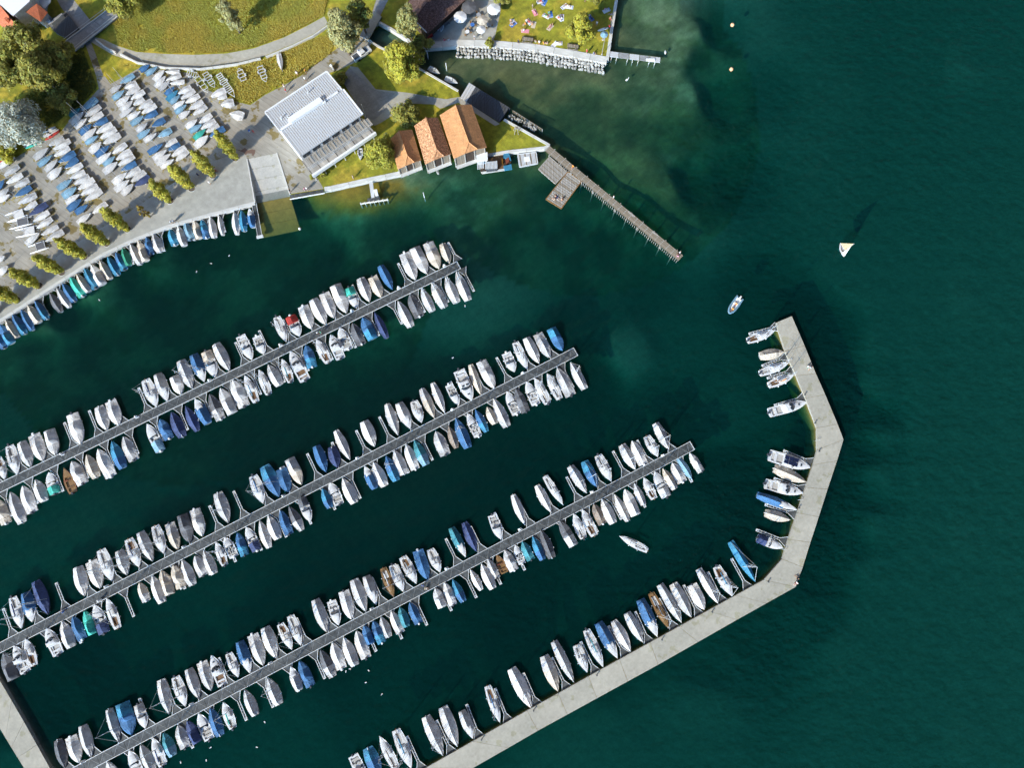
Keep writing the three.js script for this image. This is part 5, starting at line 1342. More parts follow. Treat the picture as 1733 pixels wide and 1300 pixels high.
function lobesOf(seed, h, r, base, n) { const q = mulberry(seed), out = []; n = Math.round(n * 1.5); for (let i = 0; i < n; i++) { const t = (i + 0.5) / n, y = lerp(base + r * 0.3, h - r * 0.3, t), a = i * 2.4 + q(), env = Math.sin(Math.PI * clamp(0.18 + 0.72 * t)) , d = r * 0.78 * env * Math.sqrt(0.05 + 0.95 * q()), s = r * (0.20 + 0.24 * q()) * (0.65 + 0.35 * env); const k = 0.7 + 0.6 * q(); out.push([Math.cos(a) * d * (1 + 0.18 * Math.sin(seed * 3 + a)) , y + (q() - 0.5) * r * 0.3, Math.sin(a) * d, s * k, s * 0.8, s / k]); } return out; }
function tree(name, label, base, h, r, cb, n, count, size, mk, col, seed, group) {
  const o = thing(name, label, 'tree', G(...base, LAND).setY(LAND), 0, group), l = lobesOf(seed, h, r, cb, n);
  part('trunk', trunkGeo(h, clamp(h * 0.022, 0.12, 0.4), l), M.bark, o);
  part('crown', crownGeo(seed, l, count, size), leafMat(mk, col), o);
  return o;
}
const YG = [0.46, 0.42, 0.035], MG = [0.34, 0.32, 0.05], DG = [0.11, 0.125, 0.035], SIL = [0.52, 0.53, 0.42], PALE = [0.42, 0.39, 0.15], POP = [0.46, 0.41, 0.04];
{ // the row of poplars along the promenade
  const bases = [[399, 268, 10.4], [361, 297, 10], [325, 319, 10.2], [289, 340, 9.2], [216.4, 388, 9.6], [181.8, 412, 9.2], [143.7, 435, 9.6], [105.6, 461, 9.4], [67.5, 484, 9.0], [29.4, 508, 8.2], [-6, 530, 8.4]];
  const protos = [1, 2, 3].map(s => { const l = []; const q = mulberry(s * 17); for (let i = 0; i < 16; i++) { const t = (i + 0.5) / 16, w = 0.5 + 0.78 * Math.sin(Math.PI * Math.pow(1 - t, 0.75) * 0.92), a = i * 2.4; l.push([Math.cos(a) * w * 0.45, 0.6 + t * 9.2, Math.sin(a) * w * 0.45, w * 0.85, 0.85 + 0.3 * q(), w * 0.85]); } return [trunkGeo(9.5, 0.2, []), crownGeo(s * 31, l, 3200, 0.24)]; });
  bases.forEach(([x, y, h], i) => {
    const o = thing('poplar', i === bases.length - 1 ? 'upright poplar at the far end of the promenade row' : `upright poplar, ${ordinal(i)} from the slipway along the promenade`, 'tree', G(x, y, LAND).setY(LAND), i * 1.3, 'poplars along the promenade');
    part('trunk', protos[i % 3][0], M.bark, o); part('crown', protos[i % 3][1], leafMat('pop', POP), o); o.scale.set(1.08 + 0.16 * ((i * 7) % 5) / 4, h / (8.8 + 0.15 * (i % 4)), 1.1 + 0.14 * ((i * 3) % 4) / 3);
    const ring = thing('tree_pit', `round brown planting pit under the poplar ${ordinal(i)} from the slipway`, 'tree pit', G(x, y, LAND).setY(LAND + 0.012), 0, 'tree pits along the promenade');
    part('soil', new THREE.CircleGeometry(0.85, 18).rotateX(-Math.PI / 2).translate(0, 0.006, 0), M.bark, ring); part('kerb', new THREE.TorusGeometry(0.9, 0.06, 5, 20).rotateX(Math.PI / 2), M.kerb, ring);
  });
  tree('sparse_poplar', 'small sparse browning poplar in the promenade row', [254.5, 368], 6.4, 1.3, 0.6, 9, 900, 0.22, 'dry', [0.36, 0.26, 0.04], 77);
}
tree('leafy_tree', 'tall dark leafy tree nearest the red roof', [72, 108], 13, 6.2, 3, 30, 9500, 0.36, 'mg', MG, 11);
tree('leafy_tree', 'broad dark leafy tree between willow and footbridge', [96, 150], 12, 5.6, 2.6, 26, 8000, 0.36, 'mg', MG, 12);
tree('leafy_tree', 'dark leafy tree behind the silver willow', [38, 142], 12.5, 6.0, 2.5, 26, 8500, 0.36, 'mg', MG, 13);
tree('leafy_tree', 'low shaded tree beside the boat yard path', [118, 112], 8, 5.0, 1.2, 18, 6500, 0.34, 'mg', MG, 14);
tree('leafy_tree', 'low shaded tree filling the bank above the kayaks', [112, 176], 4.5, 4.4, 0.4, 16, 4500, 0.32, 'mg', MG, 15);
tree('silver_willow', 'silvery white-leaved willow at the corner of boat yard', [58, 232], 12, 7.0, 2.0, 34, 13000, 0.30, 'sil', SIL, 21);
tree('silver_willow', 'second silver-leaved willow crown at the frame of the yard', [0, 236], 10, 5.6, 1.5, 20, 7000, 0.30, 'sil', SIL, 22);
tree('garden_shrub', 'low yellow-green shrub between the willow and dinghy trolleys', [18, 262], 3, 3.2, 0.2, 10, 2600, 0.26, 'yg', YG, 23);
tree('meadow_tree', 'yellow-green tree standing behind the footbridge', [222, 22], 9, 5.2, 2, 20, 6500, 0.34, 'mgy', [0.34, 0.32, 0.04], 24);
tree('meadow_birch', 'slim pale birch standing alone in the yellow meadow', [407, 57], 12, 2.9, 2.0, 20, 4200, 0.26, 'pale', PALE, 25);
tree('lane_tree', 'tall pale tree beside the lane bridge', [592, 92], 15.5, 4.2, 2.5, 30, 8500, 0.30, 'pale', PALE, 26);
tree('lane_tree', 'tall dark tree close behind the lane bridge', [620, 58], 13, 3.4, 2.5, 22, 5200, 0.30, 'mg', MG, 27);
tree('bright_tree', 'large bright yellow-green tree beside the canal', [684, 134], 13.5, 5.0, 1.2, 40, 13000, 0.32, 'yg', YG, 28);
tree('canal_birch', 'slender pale birch leaning over the cafe roof', [700, 78], 14.5, 3.6, 4.0, 22, 5200, 0.26, 'pale2', [0.40, 0.38, 0.12], 29);
tree('dark_tree', 'dark green tree at the corner of the cafe terrace', [712, 88], 5.5, 3.2, 0.8, 14, 4200, 0.26, 'mg', MG, 30);
tree('lawn_tree', 'bright green tree on the clubhouse lawn by boathouses', [652, 276], 10, 4.3, 0.7, 26, 9000, 0.28, 'yg2', [0.38, 0.36, 0.035], 31);
tree('lawn_tree', 'dark green tree in shade behind the boathouses', [690, 205], 4.6, 4.4, 0.6, 18, 5200, 0.28, 'mg', MG, 32);
tree('lawn_tree', 'round golden-green tree on the sunbathing lawn', [980, 72], 10, 3.6, 0.9, 26, 7500, 0.28, 'yg', YG, 33);
tree('wall_shrub', 'rounded green shrub on the sea wall below the cafe', [829, 78], 2.6, 1.5, 0.2, 8, 1400, 0.2, 'mgy', MG, 34);
tree('hedge_shrub', 'clipped dark hedge at the clubhouse corner by the drive', [578, 138], 2.4, 2.2, 0.1, 8, 2200, 0.2, 'mg', MG, 35);
tree('hedge_shrub', 'small green shrub at the foot of clubhouse terrace', [531, 300], 1.9, 1.1, 0.1, 6, 900, 0.18, 'mgy', MG, 36);
tree('hedge_shrub', 'upright green shrub beside the clubhouse terrace path', [548, 298], 2.6, 1.1, 0.1, 6, 1100, 0.18, 'mgy', MG, 37);
tree('edge_tree', 'dark tree crown at the top of the cafe terrace', [852, 8], 5, 2.8, 0.8, 12, 2600, 0.24, 'mg', MG, 38);
tree('edge_tree', 'dark leafy tree at the head of the beach lawn', [1004, 2], 9, 4.2, 1.5, 18, 5200, 0.3, 'mg', MG, 39);
// meadow grass: tufts over the uncut meadow
{
  const meadow = [[190, 30], [215, 0], [230, -20], [560, -20], [548, 26], [520, 42], [480, 62], [430, 80], [385, 88.5], [330, 91], [280, 89.5], [232, 86], [200, 76]].map(([a, b]) => G(a, b, LAND)), rough = [[205, 110], [240, 112], [300, 120], [340, 122], [400, 114], [445, 102], [520, 70], [570, 55], [560, 92], [510, 127], [450, 158], [424, 176], [400, 170], [345, 150], [322, 122]].map(([a, b]) => G(a, b, LAND)), bank = [[0, 260], [100, 205], [150, 165], [165, 150], [155, 120], [140, 80], [60, 150], [0, 200]].map(([a, b]) => G(a, b, LAND));
  const inside = (x, z, P) => { let c = false; for (let i = 0, j = P.length - 1; i < P.length; j = i++) if ((P[i].z > z) !== (P[j].z > z) && x < (P[j].x - P[i].x) * (z - P[i].z) / (P[j].z - P[i].z) + P[i].x) c = !c; return c; };
  const blades = []; for (let k = 0; k < 5; k++) { const a = k * 1.26, d = 0.26; blades.push(polygons([[V(Math.cos(a) * 0.05, 0, Math.sin(a) * 0.05), V(-Math.sin(a) * 0.07, 0, Math.cos(a) * 0.07), V(Math.cos(a + 0.3) * d, 0.34, Math.sin(a + 0.3) * d)]])); }
  const geo = merge(blades);
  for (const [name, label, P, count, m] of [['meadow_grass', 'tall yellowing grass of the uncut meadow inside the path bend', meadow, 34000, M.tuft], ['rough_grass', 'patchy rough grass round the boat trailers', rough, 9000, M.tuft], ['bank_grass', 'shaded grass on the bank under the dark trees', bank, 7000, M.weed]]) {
    const im = new THREE.InstancedMesh(geo, m, count), q = mulberry(count), mat = new THREE.Matrix4(), xs = P.map(p => p.x), zs = P.map(p => p.z), x0 = Math.min(...xs), x1 = Math.max(...xs), z0 = Math.min(...zs), z1 = Math.max(...zs), col = new THREE.Color();
    let n = 0, guard = 0;
    while (n < count && guard++ < count * 6) { const x = lerp(x0, x1, q()), z = lerp(z0, z1, q()); if (!inside(x, z, P)) continue; const dens = fbm(x * 0.25 + 50, z * 0.25 + 50, 256, 3); if (dens < 0.2 + 0.2 * q()) continue; const s = 0.6 + 0.9 * q(); mat.makeRotationY(q() * 6.3).scale(V(s, s * (0.5 + 0.7 * q()), s)).setPosition(x, LAND, z); im.setMatrixAt(n, mat); const t = 0.7 + 0.6 * q(); const gr = smooth(0.4, 0.62, fbm(x * 0.12 + 9, z * 0.12 + 9, 256, 3)); im.setColorAt(n, col.setRGB(t * lerp(0.86, 1.02, gr), t * lerp(1.0, 0.99, gr), t)); n++; }
    im.count = n; im.name = name; im.castShadow = im.receiveShadow = true; im.userData = { kind: 'stuff', label, category: 'grass' }; scene.add(im);
  }
}
// ---------------------------------------------------------------- people
function bodyField(bones, grow = 0, res = 54, span = 1.12, cy = 0.9) {
  const mc = new MarchingCubes(res, M.white, false, false, 60000);
  mc.isolation = 0;
  const half = res / 2, A = V(0, 0, 0), k = 0.05;
  for (let z = 0; z < res; z++) for (let y = 0; y < res; y++) for (let x = 0; x < res; x++) {
    const px = (x - half) / half * span, py = (y - half) / half * span + cy, pz = (z - half) / half * span;
    let d = 9;
    for (const [a, b, ra, rb] of bones) { const bx = b[0] - a[0], by = b[1] - a[1], bz = b[2] - a[2], t = clamp(((px - a[0]) * bx + (py - a[1]) * by + (pz - a[2]) * bz) / (bx * bx + by * by + bz * bz + 1e-9)); const q = Math.hypot(px - a[0] - bx * t, py - a[1] - by * t, pz - a[2] - bz * t) - lerp(ra, rb, t) - grow; const h = clamp(0.5 + 0.5 * (q - d) / k); d = lerp(q, d, h) - k * h * (1 - h); }
    mc.field[x + y * res + z * res * res] = -d;
  }
  mc.update();
  const n = mc.count ?? mc.geometry.drawRange.count, g = new THREE.BufferGeometry();
  const p = new Float32Array(mc.positionArray.slice(0, n * 3)); for (let i = 0; i < p.length; i++) p[i] = p[i] * span + (i % 3 === 1 ? cy : 0);
  g.setAttribute('position', new THREE.BufferAttribute(p, 3)); g.setAttribute('normal', new THREE.BufferAttribute(new Float32Array(mc.normalArray.slice(0, n * 3)), 3));
  g.setAttribute('uv', new THREE.BufferAttribute(new Float32Array(n * 2), 2));
  return g;
}
function fingers(wrist, dir, thumbSide) { const list = []; const d = V(...dir).normalize(), s = V(...thumbSide); for (let k = 0; k < 4; k++) { const a = V(...wrist).addScaledVector(d, 0.07).addScaledVector(s, (1.5 - k) * 0.021), m = a.clone().addScaledVector(d, 0.045), e = m.clone().addScaledVector(d, 0.035 - 0.008 * Math.abs(k - 1.2)).add(V(0, -0.012, 0.012)); list.push(bar(a, m, 0.010, 5), bar(m, e, 0.009, 5, 0.006)); } const t = V(...wrist).addScaledVector(d, 0.03).addScaledVector(s, 0.035); list.push(bar(t, t.clone().addScaledVector(s, 0.03).addScaledVector(d, 0.04), 0.011, 5, 0.007)); return list; }
function pose(kind) {
  let J;
  if (kind === 'stand') J = { hip: [0, 0.93, 0], chest: [0, 1.32, 0], neck: [0, 1.48, 0], head: [0, 1.62, 0.02], sl: [-0.19, 1.40, 0], el: [-0.25, 1.13, -0.02], wl: [-0.26, 0.88, 0.05], sr: [0.19, 1.40, 0], er: [0.26, 1.13, 0.0], wr: [0.24, 0.90, 0.1], hl: [-0.10, 0.90, 0], kl: [-0.11, 0.50, 0.06], al: [-0.11, 0.08, -0.06], hr: [0.10, 0.90, 0], kr: [0.12, 0.50, 0.02], ar: [0.12, 0.08, 0.10], toe: [0, -0.04, 0.14] };
  else if (kind === 'sit') J = { hip: [0, 0.12, 0], chest: [0, 0.50, -0.10], neck: [0, 0.66, -0.10], head: [0, 0.80, -0.07], sl: [-0.19, 0.58, -0.1], el: [-0.26, 0.34, -0.22], wl: [-0.24, 0.08, -0.30], sr: [0.19, 0.58, -0.1], er: [0.24, 0.36, 0.02], wr: [0.16, 0.42, 0.24], hl: [-0.10, 0.12, 0.02], kl: [-0.14, 0.42, 0.38], al: [-0.13, 0.06, 0.68], hr: [0.10, 0.12, 0.02], kr: [0.14, 0.45, 0.36], ar: [0.13, 0.06, 0.64], toe: [0, -0.01, 0.15] };
  else J = { hip: [0, 0.12, 0], chest: [0, 0.13, -0.40], neck: [0, 0.12, -0.56], head: [0, 0.13, -0.70], sl: [-0.19, 0.12, -0.47], el: [-0.32, 0.08, -0.24], wl: [-0.33, 0.06, 0.02], sr: [0.19, 0.12, -0.47], er: [0.36, 0.08, -0.62], wr: [0.16, 0.07, -0.82], hl: [-0.10, 0.11, 0.03], kl: [-0.13, 0.10, 0.44], al: [-0.14, 0.07, 0.85], hr: [0.10, 0.11, 0.03], kr: [0.15, 0.22, 0.42], ar: [0.13, 0.07, 0.78], toe: [0.02, 0.10, 0.08] };
  const foot = (a) => [a[0] + J.toe[0], a[1] + J.toe[1], a[2] + J.toe[2]];
  const torso = [[J.hip, J.chest, 0.145, 0.15], [J.sl, J.sr, 0.075, 0.075], [J.chest, J.neck, 0.12, 0.06]];
  const nose = [J.head[0], J.head[1] + (kind === 'lie' ? 0.11 : 0), J.head[2] + (kind === 'lie' ? 0 : 0.11)];
  const bones = [...torso, [J.neck, J.head, 0.055, 0.085], [J.head, [J.head[0], J.head[1] + (kind === 'lie' ? 0 : 0.06), J.head[2] - (kind === 'lie' ? 0.06 : 0)], 0.09, 0.095], [nose, nose, 0.02, 0.018], [J.sl, J.el, 0.055, 0.042], [J.el, J.wl, 0.042, 0.03], [J.sr, J.er, 0.055, 0.042], [J.er, J.wr, 0.042, 0.03], [J.hl, J.kl, 0.085, 0.055], [J.kl, J.al, 0.055, 0.038], [J.al, foot(J.al), 0.042, 0.03], [J.hr, J.kr, 0.085, 0.055], [J.kr, J.ar, 0.055, 0.038], [J.ar, foot(J.ar), 0.042, 0.03]];
  for (const s of ['l', 'r']) { const e = J['e' + s], w = J['w' + s], d = V(w[0] - e[0], w[1] - e[1], w[2] - e[2]).normalize(); bones.push([w, [w[0] + d.x * 0.07, w[1] + d.y * 0.07, w[2] + d.z * 0.07], 0.032, 0.034]); }
  const cy = kind === 'stand' ? 0.9 : 0.5, body = bodyField(bones, 0, 56, 1.12, cy), fin = [];
  for (const s of ['l', 'r']) { const e = J['e' + s], w = J['w' + s]; fin.push(...fingers(w, [w[0] - e[0], w[1] - e[1], w[2] - e[2]], [s === 'l' ? 1 : -1, 0, 0])); }
  const up = kind === 'lie' ? [0, 0.02, -0.03] : [0, 0.045, -0.03], hc = [J.head[0] + up[0], J.head[1] + up[1], J.head[2] + up[2]];
  return {
    body: merge([body, ...fin]),
    shirt: bodyField([...torso, [J.sl, J.el, 0.055, 0.046], [J.sr, J.er, 0.055, 0.046]].map(([a, b, c, d]) => [a, b, c, d]), 0.018, 48, 1.12, cy),
    shorts: bodyField([[J.hip, J.hip.map((v, i) => lerp(v, J.chest[i], 0.2)), 0.15, 0.15], [J.hl, J.hl.map((v, i) => lerp(v, J.kl[i], 0.7)), 0.09, 0.068], [J.hr, J.hr.map((v, i) => lerp(v, J.kr[i], 0.7)), 0.09, 0.068]], 0.016, 48, 1.12, cy),
    hair: new THREE.SphereGeometry(0.112, 12, 8).scale(0.95, 1, 1.05).translate(...hc),
  };
}
const POSES = { stand: pose('stand'), sit: pose('sit'), lie: pose('lie') };
const SKIN = [[0.55, 0.33, 0.22], [0.48, 0.27, 0.17], [0.62, 0.40, 0.29]].map(c => std({ color: lin(...c), roughness: 0.7 })), HAIR = [[0.05, 0.03, 0.02], [0.16, 0.09, 0.04], [0.34, 0.24, 0.12]].map(c => std({ color: lin(...c), roughness: 0.9 }));
const WEAR = { white: [0.8, 0.8, 0.78], black: [0.03, 0.03, 0.035], blue: [0.05, 0.17, 0.5], red: [0.6, 0.05, 0.05], pink: [0.75, 0.3, 0.35], grey: [0.35, 0.36, 0.38], orange: [0.8, 0.3, 0.04], green: [0.1, 0.35, 0.2], navy: [0.03, 0.05, 0.14], beige: [0.6, 0.5, 0.36] };
const wear = {}; for (const k in WEAR) wear[k] = std({ color: lin(...WEAR[k]), roughness: 0.9 });
let heads = 0;
function person(px, py, y, kind, top, shorts, turn, label, group) {
  const p = G(px, py, y).setY(y), o = thing('person', label, 'person', p, turn, group), g = POSES[kind], i = heads++;
  part('body', g.body, SKIN[i % 3], o); part('hair', g.hair, HAIR[(i * 2) % 3], o);
  if (top) part('shirt', g.shirt, wear[top], o); if (shorts) part('shorts', g.shorts, wear[shorts], o);
  return o;
}
const t8 = (ox, oy, x, y) => [ox + x / Z, oy + y / Z];
{ // sunbathing lawn: towels and people
  const towel = (x, y, w, l, turn, c, label) => { const o = thing('towel', label, 'towel', G(...t8(840, 0, x, y), LAND).setY(LAND + 0.01), turn, 'towels on the sunbathing lawn'); const g = new RoundedBoxGeometry(w, 0.03, l, 2, 0.012), q = g.attributes.position; for (let i = 0; i < q.count; i++) q.setY(i, q.getY(i) + 0.03 * (vn(q.getX(i) * 3 + x, q.getZ(i) * 3 + y) - 0.3)); part('cloth', g, wear[c], o); part('stripe', box(w * 0.98, 0.008, 0.12, 0, 0.038, l * 0.4), wear[c === 'white' ? 'blue' : 'white'], o); return o; };
  const spots = [[140, 215, 'sit', null, 'black', 'white'], [165, 232, 'lie', null, 'navy', 'blue'], [268, 300, 'sit', 'white', 'grey', 'pink'], [318, 210, 'lie', null, 'red', 'white'], [350, 238, 'sit', null, 'orange', 'beige'], [280, 242, 'sit', 'orange', 'grey', null], [353, 82, 'stand', 'beige', 'grey', null], [376, 118, 'lie', 'pink', 'pink', 'pink'], [455, 20, 'sit', 'blue', 'black', 'blue'], [430, 12, 'lie', null, 'red', 'white'], [486, 155, 'lie', null, 'green', 'white'], [515, 138, 'sit', 'green', 'black', 'blue'], [525, 265, 'lie', null, 'pink', 'beige'], [545, 250, 'sit', null, 'black', null], [605, 175, 'sit', null, 'red', 'white'], [640, 168, 'lie', 'white', 'black', 'white'], [665, 60, 'lie', null, 'grey', 'white'], [700, 66, 'sit', 'white', 'beige', 'white'], [920, 172, 'lie', 'navy', 'navy', 'blue'], [978, 250, 'stand', 'white', 'grey', null], [1062, 100, 'sit', 'pink', 'white', 'white'], [1118, 150, 'sit', 'grey', 'black', null], [1112, 190, 'sit', null, 'red', null], [1102, 264, 'sit', 'red', 'black', null], [850, 330, 'sit', 'blue', 'navy', 'blue'], [898, 345, 'sit', null, 'pink', 'red'], [812, 382, 'sit', 'white', 'black', 'white'], [570, 430, 'lie', 'white', 'white', 'white'], [608, 420, 'lie', 'white', 'beige', 'white'], [385, 415, 'sit', null, 'green', null], [418, 420, 'sit', 'white', 'orange', null], [462, 428, 'sit', 'orange', 'white', null], [495, 430, 'sit', null, 'beige', null], [765, 462, 'sit', 'pink', 'beige', null], [215, 432, 'stand', 'black', 'black', null], [880, 525, 'stand', 'red', 'black', null], [952, 528, 'sit', 'grey', 'navy', null], [868, 18, 'stand', 'blue', 'navy', null]];
  const near = ['below the cafe umbrellas', 'by the golden-green tree', 'by the bathing jetty'];
  const act = { sit: 'sitting', lie: 'lying', stand: 'standing' };
  spots.forEach(([x, y, kind, top, sh, tw], i) => {
    const where = x < 420 ? 'on cafe side of beach lawn' : x < 760 ? 'in middle of beach lawn' : 'near lakeside wall of beach lawn';
    person(...t8(840, 0, x, y), LAND, kind, top, sh, (i * 2.3) % 6.28, `person ${act[kind]} in ${top ? top + ' top and ' : ''}${sh} shorts ${where}`, 'people on the sunbathing lawn');
    if (tw) { const o = towel(x + (kind === 'lie' ? 0 : 14), y + 4, 1.1, 2.0, (i * 2.3) % 6.28, tw, `${tw} towel of the ${act[kind]} person in ${top ? top + ' top and ' : ''}${sh} shorts`); if (kind === 'lie') o.position.y = LAND + 0.008; }
  });
  // picnic benches, surfboard, sunshade
  for (const [x, y, l] of [[305, 402, 'grey picnic table near the cafe end of lawn'], [745, 470, 'grey picnic table near the golden-green tree']]) { const o = thing('picnic_table', l, 'picnic table', G(...t8(840, 0, x, y), LAND).setY(LAND), -0.13, 'picnic tables on the beach lawn'); for (let k = 0; k < 4; k++) part('top_board', box(2.9, 0.05, 0.21, 0, 0.75, (k - 1.5) * 0.23), M.woodGrey, o); for (const s of [-1, 1]) { part('seat', box(2.9, 0.05, 0.3, 0, 0.45, s * 0.75), M.woodGrey, o); part('leg', box(0.1, 0.75, 1.6, s * 1.1, 0.38, 0), M.steelDark, o); } }
  { const o = thing('surfboard', 'white surfboard lying near the lakeside wall', 'surfboard', G(...t8(840, 0, 1042, 288), LAND).setY(LAND + 0.02), -1.25); part('board', new THREE.SphereGeometry(1, 20, 10).scale(0.38, 0.07, 1.55).translate(0, 0.08, 0), M.white, o); part('fin', box(0.03, 0.2, 0.16, 0, 0.2, -1.3), M.steelDark, o); part('deck_pad', new THREE.SphereGeometry(1, 12, 6).scale(0.26, 0.03, 0.45).translate(0, 0.14, -0.7), wear.grey, o); }
}
function parasol(pt, r, m, label, h = 2.6, group) {
  const o = thing('parasol', label, 'parasol', pt, rr(0, 1), group), n = 8, faces = [];
  for (let k = 0; k < n; k++) { const a = k / n * 6.2832, b = (k + 1) / n * 6.2832, p = (q, R, y) => V(Math.cos(q) * R, y, Math.sin(q) * R); part('panel', polygons([[V(0, h + 0.45, 0), p(b, r, h), p(a, r, h)], [p(a, r, h), p(b, r, h), p(b, r, h - 0.18), p(a, r, h - 0.18)]]), m, o); part('rib', bar(V(0, h + 0.4, 0), p(a, r * 0.97, h - 0.02), 0.02, 4), M.woodPale, o); }
  part('pole', cyl(0.035, 0.035, h + 0.5, 0, (h + 0.5) / 2, 0), M.woodPale, o); part('foot', cyl(0.35, 0.4, 0.14, 0, 0.07, 0, 12), M.concrete2, o);
}
